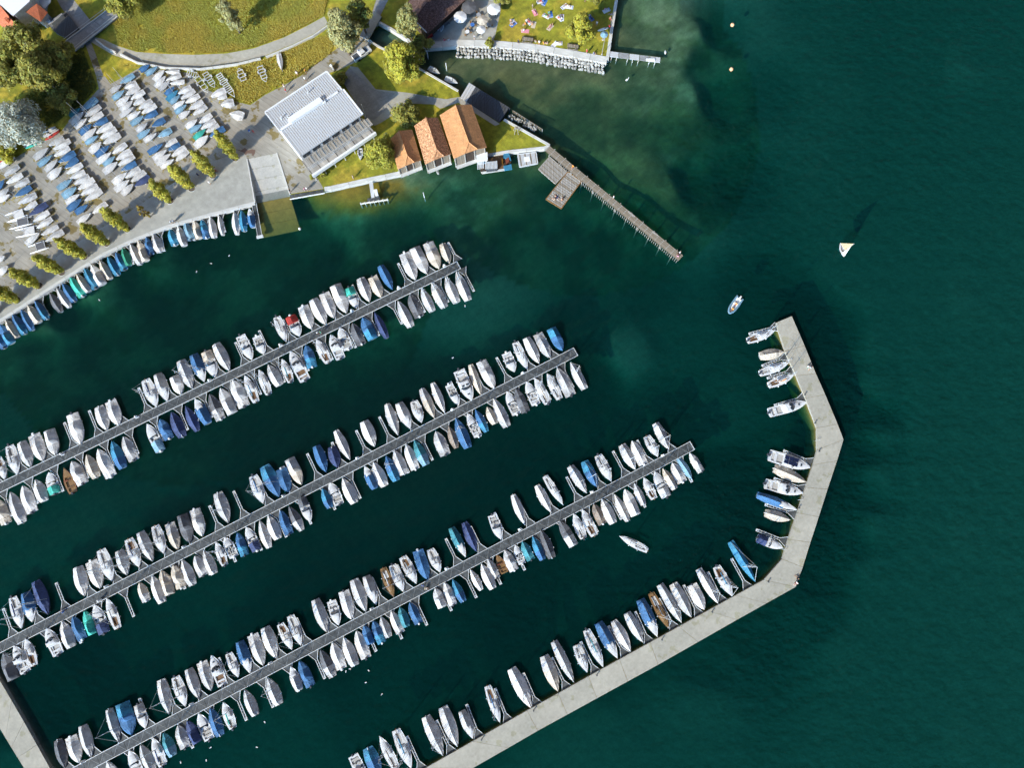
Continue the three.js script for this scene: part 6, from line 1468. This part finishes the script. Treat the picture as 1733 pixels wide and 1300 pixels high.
{
  const at = (x, y) => G(...t8(560, 0, x, y), LAND + 2.6).setY(LAND);
  parasol(at(1265, 165), 1.75, M.white, 'large white octagonal parasol nearest the surfboards');
  parasol(at(1592, 88), 1.75, M.white, 'large white octagonal parasol beside the lawn edge');
  parasol(at(1350, 68), 2.0, cloth.d[1], 'dark grey parasol beside the cafe roof');
  parasol(at(1480, 195), 1.5, cloth.k[1], 'straw-coloured parasol on the cafe terrace');
  parasol(at(1468, 288), 1.2, M.white, 'small white parasol beside straw-coloured parasol');
  parasol(G(...t8(840, 0, 1055, 330), LAND + 2.2).setY(LAND), 1.0, cloth.s[2], 'pale blue sunshade beside the white surfboard', 2.0);
  const tables = [[1380, 190, 'blue'], [1330, 260, 'white'], [1440, 90, 'grey'], [1290, 60, 'beige'], [1540, 190, 'grey']];
  tables.forEach(([x, y, c], i) => { const o = thing('cafe_table', `round cafe table with ${c} top on the terrace${i === 4 ? ' by the lawn' : ''}`, 'table', at(x, y), i, 'tables on the cafe terrace'); part('top', cyl(0.55, 0.55, 0.04, 0, 0.74, 0, 14), wear[c], o); part('leg', cyl(0.04, 0.05, 0.72, 0, 0.36, 0), M.steelDark, o); part('foot', cyl(0.25, 0.28, 0.05, 0, 0.03, 0), M.steelDark, o); for (let k = 0; k < 3; k++) { const a = k * 2.1, s = thing('cafe_chair', `small wooden chair at the ${c} cafe table${i === 4 ? ' by the lawn' : ''}`, 'chair', at(x, y).add(V(Math.cos(a) * 0.9, 0, Math.sin(a) * 0.9)), -a - Math.PI / 2, 'chairs on the cafe terrace'); part('seat', box(0.42, 0.05, 0.42, 0, 0.45, 0), M.woodWarm, s); part('backrest', box(0.42, 0.4, 0.04, 0, 0.72, -0.19), M.woodWarm, s); for (const [u, v] of [[-1, -1], [1, -1], [-1, 1], [1, 1]]) part('leg', box(0.04, 0.45, 0.04, u * 0.18, 0.22, v * 0.18), M.steelDark, s); } });
  [[1060, 240, 'R'], [1090, 250, 'w']].forEach(([x, y, c], i) => { const o = thing('paddle_board', c === 'R' ? 'red and white paddle board leaning by cafe wall' : 'white paddle board beside the red board', 'paddle board', G(...t8(560, 0, x, y), LAND + 0.5).setY(LAND + 0.05), 2.9); part('board', new THREE.SphereGeometry(1, 18, 8).scale(0.4, 0.08, 1.6).translate(0, 0.1, 0), M.white, o); part('deck_pad', new THREE.SphereGeometry(1, 14, 6).scale(0.27, 0.04, 1.0).translate(0, 0.16, -0.3), tarp(c === 'R' ? 'R' : 'g', 1), o); part('fin', box(0.03, 0.15, 0.15, 0, 0.05, -1.4), M.steelDark, o); });
  [[965, 295, 'red', 'R'], [1125, 165, 'dark', 'd'], [1170, 130, 'red-brown', 'o'], [1240, 90, 'orange', 'k']].forEach(([x, y, n, c], i) => { const o = thing('bench_seat', `${n} cushioned bench along the cafe front`, 'bench', at(x, y + 12), 0.75); part('seat', box(1.7, 0.1, 0.5, 0, 0.45, 0), c === 'k' ? M.orange : tarp(c, 1), o); part('backrest', box(1.7, 0.4, 0.08, 0, 0.75, -0.25), c === 'k' ? M.orange : tarp(c, 0), o); for (const s of [-1, 1]) part('leg', box(0.08, 0.45, 0.45, s * 0.75, 0.22, 0), M.steelDark, o); });
}
// people elsewhere
[[280, 0, 1295, 738, LAND, 'stand', 'white', 'beige', 'on the rough grass above the clubhouse'], [280, 0, 1378, 712, LAND, 'stand', 'orange', 'black', 'on the rough grass edge by the lane'], [280, 0, 1376, 792, LAND, 'stand', 'white', 'grey', 'close to the clubhouse back wall'], [280, 0, 1188, 905, LAND, 'stand', 'red', 'blue', 'behind the clubhouse beside the lane'],
  [280, 0, 1170, 860, LAND, 'stand', 'beige', 'white', 'on the lane behind the clubhouse'], [280, 200, 872, 150, LAND, 'stand', 'red', 'red', 'walking across the yard by the poplar shadows'], [280, 200, 838, 146, LAND, 'stand', 'blue', 'white', 'walking beside the person in red'], [280, 200, 445, 645, LAND, 'stand', 'white', 'white', 'on the promenade with a long shadow'], [280, 200, 492, 515, LAND, 'sit', 'pink', 'red', 'under the promenade poplars'], [280, 200, 335, 572, LAND, 'stand', 'navy', 'black', 'between two promenade poplars'],
  [280, 200, 1372, 712, LAND, 'stand', 'pink', 'grey', 'on the railed walkway by the slipway'], [280, 200, 1392, 708, LAND, 'stand', 'white', 'navy', 'on the railed walkway beside another person'], [280, 200, 72, 1030, LAND, 'stand', 'white', 'grey', 'at the quay edge above covered boats'], [280, 200, 95, 1022, LAND, 'stand', 'grey', 'black', 'at the quay edge near white-topped person'], [280, 200, 1226, 725, LAND, 'stand', 'black', 'navy', 'at the head of the slipway walkway'],
  [1200, 560, 962, 355, LAND, 'sit', 'white', 'green', 'sitting on the breakwater near its open end'], [1200, 560, 985, 360, LAND, 'sit', 'grey', 'white', 'on the breakwater beside person in green shorts'], [1100, 900, 1435, 455, LAND, 'sit', 'black', 'black', 'at the outer corner of the breakwater'], [1100, 900, 1425, 500, LAND, 'sit', 'white', 'red', 'at the breakwater corner beside black-clad person'],
  [280, 420, 1498, 838, DECK, 'stand', 'white', 'black', 'walking on the shoreward jetty'], [280, 420, 1528, 835, DECK, 'stand', 'green', 'navy', 'on the shoreward jetty beside another person'], [0, 960, 628, 432, DECK, 'sit', 'blue', 'white', 'on the middle jetty'], [560, 780, 905, 1215, DECK, 'stand', 'blue', 'white', 'on the outer jetty'], [560, 780, 930, 1245, DECK, 'sit', 'beige', 'white', 'on the outer jetty beside person in blue'],
  [1100, 0, 300, 2480, 1.1, 'stand', 'white', 'red', 'at the end of the wooden pier'], [560, 200, 225, 592, LAND, 'stand', 'beige', 'grey', 'on the clubhouse lawn wall'],
  [840, 0, 215, 2445, 0, 'x'], [560, 0, 1110, 398, LAND, 'sit', 'pink', 'red', 'sitting on the sea wall below cafe'], [560, 0, 1150, 396, LAND, 'sit', 'white', 'beige', 'on the sea wall beside person in pink'], [560, 0, 1405, 385, LAND, 'stand', 'grey', 'black', 'standing on the cafe terrace edge'], [840, 200, 590, 775, 0.6, 'lie', null, 'navy', 'lying on the long wooden raft'], [840, 200, 640, 800, 0.6, 'sit', null, 'orange', 'on the long raft in orange'], [840, 200, 565, 800, 0.6, 'sit', null, 'beige', 'at the end of the long raft'], [840, 200, 745, 480, 1.1, 'sit', 'orange', 'orange', 'on the wooden pier near the rafts'], [840, 200, 1140, 790, 1.1, 'stand', 'white', 'beige', 'halfway out on the wooden pier'],
].forEach(([ox, oy, x, y, h, kind, top, sh, where], i) => { if (kind === 'x' || y > 1500) return; person(...t8(ox, oy, x, y), h, kind, top, sh, i * 1.7, `person in ${top ? top + ' top and ' : ''}${sh} shorts ${where}`); });
person(1149, 430, 1.1, 'stand', 'white', 'red', 1, 'person in white top standing at the end of the wooden pier');
person(1146, 434, 1.1, 'sit', 'pink', 'black', 3, 'person in pink top sitting at the end of the wooden pier');
// ---------------------------------------------------------------- floating things
for (const [x, y, l] of [[1238.7, 43, 'orange swimming-area buoy farther from the wooden pier'], [1237, 118, 'orange swimming-area buoy nearer the wooden pier']]) { const o = thing('buoy', l, 'buoy', G(x, y, 0), 0, 'orange buoys off the beach lawn'); part('ball', new THREE.SphereGeometry(0.5, 14, 10).translate(0, 0.2, 0), std({ color: lin(0.9, 0.5, 0.25), roughness: 0.5 }), o); part('ring', new THREE.TorusGeometry(0.14, 0.035, 6, 10).translate(0, 0.78, 0), M.steelDark, o); }
{
  const o = thing('inflatable_boat', 'turquoise-tubed inflatable boat with outboard in the harbour mouth', 'boat'), bow = G(...t8(1200, 400, 195, 750), 0.4).setY(0), st = G(...t8(1200, 400, 295, 608), 0.4).setY(0), L = bow.distanceTo(st);
  o.position.copy(bow.clone().lerp(st, 0.5)); o.rotation.y = yaw(st, bow);
  const c = new THREE.CatmullRomCurve3([V(-0.75, 0.35, -L / 2 - 0.3), V(-0.78, 0.35, 0), V(-0.6, 0.4, L * 0.3), V(0, 0.48, L / 2), V(0.6, 0.4, L * 0.3), V(0.78, 0.35, 0), V(0.75, 0.35, -L / 2 - 0.3)]);
  part('tube', new THREE.TubeGeometry(c, 40, 0.25, 10), cloth.s[0], o); part('floor', box(1.2, 0.1, L * 0.85, 0, 0.2, -0.1), M.white, o); part('seat', box(1.0, 0.3, 0.4, 0, 0.4, -0.6), M.white, o); part('console', box(0.5, 0.5, 0.4, 0, 0.45, 0.5), M.cockpit, o); part('transom', box(1.3, 0.5, 0.08, 0, 0.4, -L / 2 + 0.2), M.white, o); part('outboard_motor', box(0.35, 0.9, 0.5, 0, 0.6, -L / 2 - 0.2), M.white, o);
  const a = o.position; const q = (dx, k, w, l) => { const p = person(866, 650, 0.25, 'sit', k, w, o.rotation.y, l); p.position.copy(V(0.1, 0.25, dx).applyAxisAngle(V(0, 1, 0), o.rotation.y).add(a)); };
  q(1.1, 'orange', 'black', 'person in orange vest sitting at the bow of inflatable'); q(-0.5, 'orange', 'red', 'person in orange vest steering the inflatable boat');
  const s = thing('sailing_dinghy', 'white sailing dinghy with cream sails set on open lake', 'sailing boat'), b2 = G(...t8(1200, 400, 1318, 200), 0.4).setY(0), s2 = G(...t8(1200, 400, 1308, 70), 0.4).setY(0), L2 = b2.distanceTo(s2);
  s.position.copy(b2.clone().lerp(s2, 0.5)); s.rotation.y = yaw(s2, b2);
  part('hull', HULLS.dinghy.clone().scale(1.9, 1, L2), M.hullWhite, s); part('deck', DECKS.dinghy[0].clone().scale(1.9, 1, L2), M.deckWhite, s); part('cockpit_floor', box(1.0, 0.03, L2 * 0.5, 0, 0.16, -0.2 * L2), M.cockpit, s);
  part('mast', bar(V(0, 0.3, 0.5), V(0.15, 5.4, 0.4), 0.06), M.mast, s);
  const sailFaces = []; const leech = (t) => V(lerp(-1.0, 0.15, t) - 0.35 * Math.sin(t * 3.14), lerp(1.1, 5.3, t), lerp(-1.5, 0.4, t)), luff = (t) => V(lerp(0, 0.15, t), lerp(1.1, 5.3, t), lerp(0.5, 0.4, t)); for (let k = 0; k < 10; k++) sailFaces.push([luff(k / 10), leech(k / 10), leech((k + 1) / 10), luff((k + 1) / 10)]);
  part('mainsail', polygons(sailFaces), new THREE.MeshPhysicalMaterial({ color: lin(0.72, 0.55, 0.30), roughness: 1, transmission: 0.3, thickness: 0, side: THREE.DoubleSide }), s); part('boom', bar(V(0, 1.05, 0.5), V(-1.0, 1.05, -1.5), 0.05), M.mast, s);
  part('jib', polygons([[V(0, 0.7, L2 * 0.46), V(-0.5, 0.9, 0.8), V(0.1, 4.0, 0.45)]]), M.white, s);
  const pp = person(866, 650, 0.2, 'sit', 'navy', 'grey', 0, 'person in navy top sitting in the sailing dinghy'); pp.position.copy(V(0.35, 0.2, -0.9).applyAxisAngle(V(0, 1, 0), s.rotation.y).add(s.position)); pp.rotation.y = s.rotation.y + 1.5;
  const kayak = thing('kayak', 'orange kayak lying on the deck of breakwater yacht', 'kayak', G(...t8(1200, 560, 705, 482), 1.2).setY(1.02), 1.82); part('hull', new THREE.SphereGeometry(1, 16, 8).scale(0.26, 0.14, 1.4), M.orange, kayak); part('seat', box(0.3, 0.06, 0.5, 0, 0.13, -0.1), M.rubber, kayak); part('rim', new THREE.TorusGeometry(0.2, 0.03, 5, 12).rotateX(Math.PI / 2).scale(1, 1, 1.6).translate(0, 0.14, -0.1), M.rubber, kayak);
}
{ // kayaks and boards stored at the willow
  [[395, 150, 545, 80, 'w', 'white sit-on kayak at the willow end of store'], [405, 185, 560, 95, 'w', 'second white kayak in the willow store'], [440, 215, 590, 115, 'R', 'red and white kayak in the willow store'], [420, 190, 580, 105, 'g', 'grey kayak between white ones at the willow'], [225, 265, 360, 190, 'k', 'cream paddle board stored under the willow'], [250, 295, 405, 220, 'e', 'mint green paddle board under the willow'], [230, 280, 390, 205, 'w', 'white paddle board under the willow edge'], [-10, 400, 90, 340, 'B', 'bright blue dinghy hull beside the red one'], [-10, 440, 95, 375, 'R', 'red dinghy hull beside the bright blue one'], [0, 480, 150, 380, 'w', 'white dinghy hull beside the red one']].forEach(([ax, ay, bx, by, c, l]) => {
    const a = G(...t8(0, 200, ax, ay), LAND + 0.4).setY(LAND), b = G(...t8(0, 200, bx, by), LAND + 0.4).setY(LAND), L = a.distanceTo(b), o = thing('kayak', l, 'kayak', a.clone().lerp(b, 0.5).setY(LAND + 0.25), yaw(a, b));
    part('hull', new THREE.SphereGeometry(1, 18, 8).scale(0.4, 0.2, L / 2), tarp(c, 2), o); part('seat', box(0.34, 0.06, 0.5, 0, 0.19, -0.1), M.rubber, o); part('rack', box(0.9, 0.1, 0.1, 0, -0.22, 0.5), M.galvanised, o); part('rack', box(0.9, 0.1, 0.1, 0, -0.22, -0.5), M.galvanised, o);
  });
  // catamarans
  [[50, 985, 268, 905, 0], [80, 1050, 320, 990, 0], [145, 1130, 380, 1080, 0], [280, 1290, 475, 1225, 0]].forEach(([ax, ay, bx, by], i) => {
    const a = G(...t8(0, 200, ax, ay), LAND + 0.6).setY(LAND), b = G(...t8(0, 200, bx, by), LAND + 0.6).setY(LAND), L = a.distanceTo(b), o = thing('beach_catamaran', `white twin-hulled beach catamaran, ${ordinal(3 - i)} from the promenade`, 'catamaran', a.clone().lerp(b, 0.5).setY(LAND + 0.35), yaw(b, a), 'beach catamarans in the boat yard');
    for (const s of [-1, 1]) part('hull', new THREE.SphereGeometry(1, 16, 8).scale(0.22, 0.3, L / 2).translate(s * 0.95, 0, 0), M.hullWhite, o);
    part('trampoline', box(1.7, 0.03, L * 0.42, 0, 0.3, -L * 0.12), i % 2 ? cloth.d[1] : cloth.w[1], o); for (const z of [-0.33, 0.1]) part('cross_beam', box(2.1, 0.1, 0.1, 0, 0.3, z * L), M.mast, o); part('mast', bar(V(0, 0.3, 0.1 * L), V(0.1, 6.5, 0.1 * L), 0.05), M.mast, o);
  });
}
{ // boat trailers, covered trailer loads, boat on the grass, pickup truck
  const trailer = (x0, y0, x1, y1, label, rungs) => { const a = G(...t8(280, 0, x0, y0), LAND + 0.5).setY(LAND), b = G(...t8(280, 0, x1, y1), LAND + 0.5).setY(LAND), L = a.distanceTo(b), o = thing('boat_trailer', label, 'trailer', a.clone().lerp(b, 0.5).setY(LAND), yaw(a, b), 'boat trailers on the rough grass'); for (const s of [-1, 1]) { part('side_rail', box(0.12, 0.12, L * 0.8, s * 0.7, 0.55, -L * 0.1), M.galvanised, o); part('wheel', cyl(0.32, 0.32, 0.2, 0, 0, 0, 14).rotateZ(Math.PI / 2).translate(s * 0.95, 0.32, -L * 0.15), M.rubber, o); part('mudguard', box(0.26, 0.06, 0.8, s * 0.95, 0.7, -L * 0.15), M.galvanised, o); } for (let k = 0; k < rungs; k++) part('cross_bar', box(1.5, 0.1, 0.14, 0, 0.62, lerp(-0.48, 0.28, k / (rungs - 1)) * L), rungs > 6 ? M.white : M.galvanised, o); part('drawbar', merge([plank(V(-0.6, 0.5, L * 0.3), V(0, 0.5, L * 0.5), 0.1, 0.1), plank(V(0.6, 0.5, L * 0.3), V(0, 0.5, L * 0.5), 0.1, 0.1)]), M.galvanised, o); };
  trailer(390, 715, 485, 855, 'galvanised boat trailer beside the dinghies on rough grass', 6); trailer(520, 725, 680, 950, 'long boat trailer with many white cross bars', 11); trailer(310, 760, 420, 905, 'rusty low trailer next to the dinghy row', 4); trailer(770, 790, 720, 665, 'wide empty trailer on the rough grass', 4); trailer(925, 650, 985, 800, 'narrow trailer with a tapered drawbar near path wall', 5); trailer(215, 715, 330, 740, 'trailer frame against the curved path wall', 5);
  const load = (ax, ay, bx, by, w, label) => { const a = G(...t8(280, 0, ax, ay), LAND + 0.7).setY(0), b = G(...t8(280, 0, bx, by), LAND + 0.7).setY(0); makeDinghy(a, b, w, 'w', label, undefined, false); };
  load(445, 945, 590, 880, 2.0, 'white covered dinghy beside the long trailer'); load(510, 965, 600, 935, 1.3, 'white covered dinghy tucked under its wider neighbour'); load(545, 1030, 670, 1000, 2.4, 'broad white covered boat on trailer beside clubhouse lane'); load(630, 1110, 765, 1140, 2.5, 'broad white covered boat on trailer at yard corner'); load(1140, 690, 1108, 525, 1.35, 'white upturned boat lying on the rough grass');
  const p = G(...t8(560, 0, 372, 470), LAND + 0.9).setY(LAND), q = G(...t8(560, 0, 232, 570), LAND + 0.9).setY(LAND), o = thing('pickup_truck', 'white double-cab pickup truck parked beside the canal', 'pickup truck', p.clone().lerp(q, 0.5), yaw(q, p));
  const L = 5.2, W = 1.85, sh = new THREE.Shape([[-2.6, 0.45], [2.45, 0.45], [2.6, 0.7], [2.5, 1.0], [1.3, 1.12], [0.75, 1.1], [-2.6, 1.1]].map(v => new THREE.Vector2(...v)));
  part('body', new THREE.ExtrudeGeometry(sh, { depth: W - 0.1, bevelSize: 0.05, bevelThickness: 0.05, bevelSegments: 2 }).translate(0, 0, -(W - 0.1) / 2).rotateY(-Math.PI / 2), M.hullWhite, o);
  const cab = new THREE.Shape([[-0.75, 1.05], [1.25, 1.05], [0.65, 1.72], [-0.6, 1.75]].map(v => new THREE.Vector2(...v)));
  part('cab', new THREE.ExtrudeGeometry(cab, { depth: W - 0.35, bevelSize: 0.05, bevelThickness: 0.06, bevelSegments: 2 }).translate(0, 0, -(W - 0.35) / 2).rotateY(-Math.PI / 2), M.hullWhite, o);
  part('windscreen', polygons([[V(-0.72, 1.14, 1.31), V(0.72, 1.14, 1.31), V(0.66, 1.70, 0.78), V(-0.66, 1.70, 0.78)]]), M.glass, o); for (const s of [-1, 1]) { part('side_window', box(0.03, 0.38, 1.1, s * 0.84, 1.42, 0.1), M.glass, o); part('mirror', box(0.18, 0.14, 0.1, s * 1.05, 1.2, 0.9), M.steelDark, o); for (const z of [-1.6, 1.6]) part('wheel', cyl(0.37, 0.37, 0.24, 0, 0, 0, 16).rotateZ(Math.PI / 2).translate(s * 0.85, 0.37, z), M.rubber, o); part('headlight', box(0.35, 0.14, 0.06, s * 0.65, 0.85, 2.6), M.galvanised, o); }
  part('cargo_bed', box(1.5, 0.04, 1.6, 0, 1.17, -1.75), M.steelDark, o); part('bonnet_vent', box(0.9, 0.04, 0.1, 0, 1.17, 1.45), M.steelDark, o);
  const m = thing('cargo_bike', 'white scooter with round top box parked behind clubhouse', 'scooter', G(564, 118, LAND).setY(LAND), 0.5); part('body', box(0.35, 0.6, 1.4, 0, 0.6, 0), M.roofMetal, m); part('top_box', new THREE.SphereGeometry(0.38, 12, 8).translate(0, 1.05, -0.5), M.white, m); for (const z of [-0.6, 0.6]) part('wheel', cyl(0.26, 0.26, 0.12, 0, 0, 0, 14).rotateZ(Math.PI / 2).translate(0, 0.26, z), M.rubber, m); part('handlebar', box(0.65, 0.05, 0.05, 0, 1.05, 0.5), M.steelDark, m);
  const kb = thing('lawn_rowing_boat', 'small white rowing boat with dark thwarts lying on clubhouse lawn', 'boat'), b0 = G(...t8(560, 200, 292, 415), LAND + 0.4).setY(LAND), b1 = G(...t8(560, 200, 286, 295), LAND + 0.4).setY(LAND); kb.position.copy(b0.clone().lerp(b1, 0.5)).setY(LAND + 0.06); kb.rotation.y = yaw(b1, b0); kb.scale.set(1.35, 1, b0.distanceTo(b1)); part('hull', HULLS.dinghy, M.hullWhite, kb); part('deck', DECKS.dinghy[0], M.deckWhite, kb); for (const g of BENCHES) part('bench', g, M.engine, kb);
  const wet = thing('brown_patch', 'flat brown stain spilled on the promenade above the slipway', 'patch'); const pts = [[680, 300], [740, 315], [780, 290], [810, 315], [850, 305], [882, 310], [878, 345], [858, 375], [845, 345], [800, 345], [790, 365], [765, 335], [735, 325]].map(([x, y]) => G(...t8(280, 200, x, y), LAND)); part('patch', slab(pts, LAND + 0.014, LAND - 0.1), std({ color: lin(0.16, 0.10, 0.075), roughness: 0.6 }), wet);  // flat dark brown sheet with an irregular outline, lying on the promenade
  // gulls resting on the water, swan, poles
  [[1125.6, 89.5, 'swan by the bathing jetty end'], [1060.7, 135.5, 'swan swimming in the beach bay']].forEach(([x, y, l], i) => { const s = thing('swan', `white ${l}`, 'swan', G(x, y, 0), i * 2.2); part('body', merge([new THREE.SphereGeometry(1, 14, 8).scale(0.26, 0.2, 0.5).translate(0, 0.14, 0), bar(V(0, 0.2, 0.35), V(0, 0.62, 0.5), 0.07, 7, 0.05), bar(V(0, 0.62, 0.5), V(0, 0.6, 0.66), 0.065, 7, 0.04), bar(V(0, 0.2, -0.4), V(0, 0.28, -0.62), 0.1, 6, 0.02)]), M.white, s); part('beak', bar(V(0, 0.6, 0.66), V(0, 0.57, 0.78), 0.03, 6, 0.01), M.orange, s); });
  [[560, 1075, 150, 355], [560, 1075, 345, 462], [560, 1075, 372, 345], [560, 1075, 500, 578], [280, 1075, 900, 1095], [280, 1075, 405, 1222], [280, 1075, 445, 1098], [280, 1075, 975, 850], [280, 420, 628, 76], [280, 420, 452, 152], [560, 390, 1312, 740], [560, 580, 1193, 150], [0, 400, 978, 625], [280, 420, 310, 232], [560, 1075, 190, 330], [280, 1075, 155, 1243]].forEach(([ox, oy, x, y], i) => { const s = thing('gull', 'white gull floating on the harbour water', 'gull', G(...t8(ox, oy, x, y), 0), i * 1.9, 'gulls floating in the harbour'); part('body', merge([new THREE.SphereGeometry(1, 10, 6).scale(0.12, 0.1, 0.24).translate(0, 0.06, 0), new THREE.SphereGeometry(0.07, 8, 6).translate(0, 0.2, 0.18), bar(V(0, 0.08, 0.14), V(0, 0.2, 0.18), 0.05, 6)]), M.white, s); part('wing', box(0.22, 0.04, 0.34, 0, 0.13, -0.06), M.roofMetal, s); });
  for (const [x, y, l] of [[718.5, 334, 'white mooring stake off the boathouses'], [724.5, 97, 'white mooring stake by the first rowing boat'], [756, 117, 'white mooring stake by the second rowing boat']]) { const s = thing('mooring_stake', l, 'stake', G(x, y, 0)); part('stake', cyl(0.11, 0.13, 4.6, 0, 0, 0), M.white, s); part('cap', cyl(0.14, 0.14, 0.1, 0, 2.33, 0), M.galvanised, s); }
  const fp = thing('flagpole', 'tall pale flagpole at the corner of beach lawn', 'flagpole', G(1018.5, 92, LAND).setY(LAND)); part('pole', cyl(0.05, 0.08, 7, 0, 3.5, 0), M.woodPale, fp); part('foot', cyl(0.2, 0.22, 0.2, 0, 0.1, 0), M.concrete2, fp);
  const af = thing('lifeguard_frame', 'pale wooden frame tripod on the grass point', 'frame', G(874, 224, LAND).setY(LAND)); for (const [x, z] of [[-0.7, -0.5], [0.7, -0.5], [-0.5, 0.7], [0.5, 0.7]]) part('leg', bar(V(x, 0, z), V(x * 0.35, 2.4, z * 0.35), 0.07), M.woodPale, af); part('seat', box(0.8, 0.1, 0.7, 0, 2.0, 0), M.woodPale, af);
}
{ // weeds between the dinghies
  const geo = merge([0, 1, 2, 3, 4].map(k => { const a = k * 1.26; return polygons([[V(Math.cos(a) * 0.06, 0, Math.sin(a) * 0.06), V(-Math.sin(a) * 0.09, 0, Math.cos(a) * 0.09), V(Math.cos(a + 0.3) * 0.3, 0.2, Math.sin(a + 0.3) * 0.3)]]); }));
  const q = mulberry(5), per = 34, im = new THREE.InstancedMesh(geo, M.tuft, yardSpots.length * per), mat = new THREE.Matrix4(), c = new THREE.Color(); let n = 0;
  for (const [x, z, L, r] of yardSpots) for (let k = 0; k < per; k++) { const t = (q() - 0.5) * 1.25 * L, s = (q() - 0.5) * 2.2, X = x + Math.sin(r) * t + Math.cos(r) * s, Zz = z + Math.cos(r) * t - Math.sin(r) * s; if (fbm(X * 0.3 + 70, Zz * 0.3 + 70, 256, 3) < 0.42 + 0.12 * q()) continue; const k2 = 0.5 + q(); mat.makeRotationY(q() * 6.3).scale(V(k2, k2 * 0.6, k2)).setPosition(X, LAND + 0.004, Zz); im.setMatrixAt(n, mat); const b = 0.6 + 0.5 * q(); im.setColorAt(n, c.setRGB(b, b * 0.92, b)); n++; }
  im.count = n; im.name = 'yard_weeds'; im.userData = { kind: 'stuff', label: 'dry weeds growing between the laid up dinghies', category: 'weeds' }; scene.add(im);
}
{ // white service pedestals along the jetties
  const geo = [merge([box(0.5, 0.9, 0.4, 0, 0.45, 0), box(0.9, 0.1, 0.5, 0, 0.05, 0)]), new THREE.SphereGeometry(0.24, 10, 6).translate(0, 1.0, 0), box(0.3, 0.3, 0.06, 0, 0.6, 0.22)];
  const all = { shoreward: [[560, 390, 665, 565], [560, 390, 1112, 350], [560, 390, 210, 790], [280, 420, 1130, 950], [280, 420, 440, 1295], [0, 600, 620, 975], [0, 600, 1345, 612]], middle: [[560, 580, 1190, 655], [560, 580, 262, 1130], [800, 540, 490, 530], [280, 800, 1160, 228], [280, 800, 190, 725], [0, 960, 1052, 188], [0, 960, 985, 325]], outer: [[1000, 680, 702, 525], [800, 740, 1165, 535], [800, 740, 462, 900], [560, 920, 1132, 243], [560, 920, 402, 638], [280, 980, 1030, 822], [280, 980, 262, 1222], [0, 1075, 822, 1235]] };
  for (const [j, list] of Object.entries(all)) list.map(([ox, oy, x, y]) => t8(ox, oy, x, y)).sort((a, b) => b[0] - a[0]).forEach(([x, y], k) => { const o = thing('service_pedestal', `white service pedestal, ${ordinal(k)} from the tip of the ${j} jetty`, 'pedestal', G(x, y, DECK).setY(DECK - 0.06), 0.45, 'service pedestals on the jetties'); part('cabinet', geo[0], M.white, o); part('lamp_dome', geo[1], M.white, o); part('socket_panel', geo[2], M.steelDark, o); });
}
shade(scene);
scene.traverse(o => { if (o.name.startsWith('lake_water')) o.castShadow = false; });
renderer.render(scene, camera);
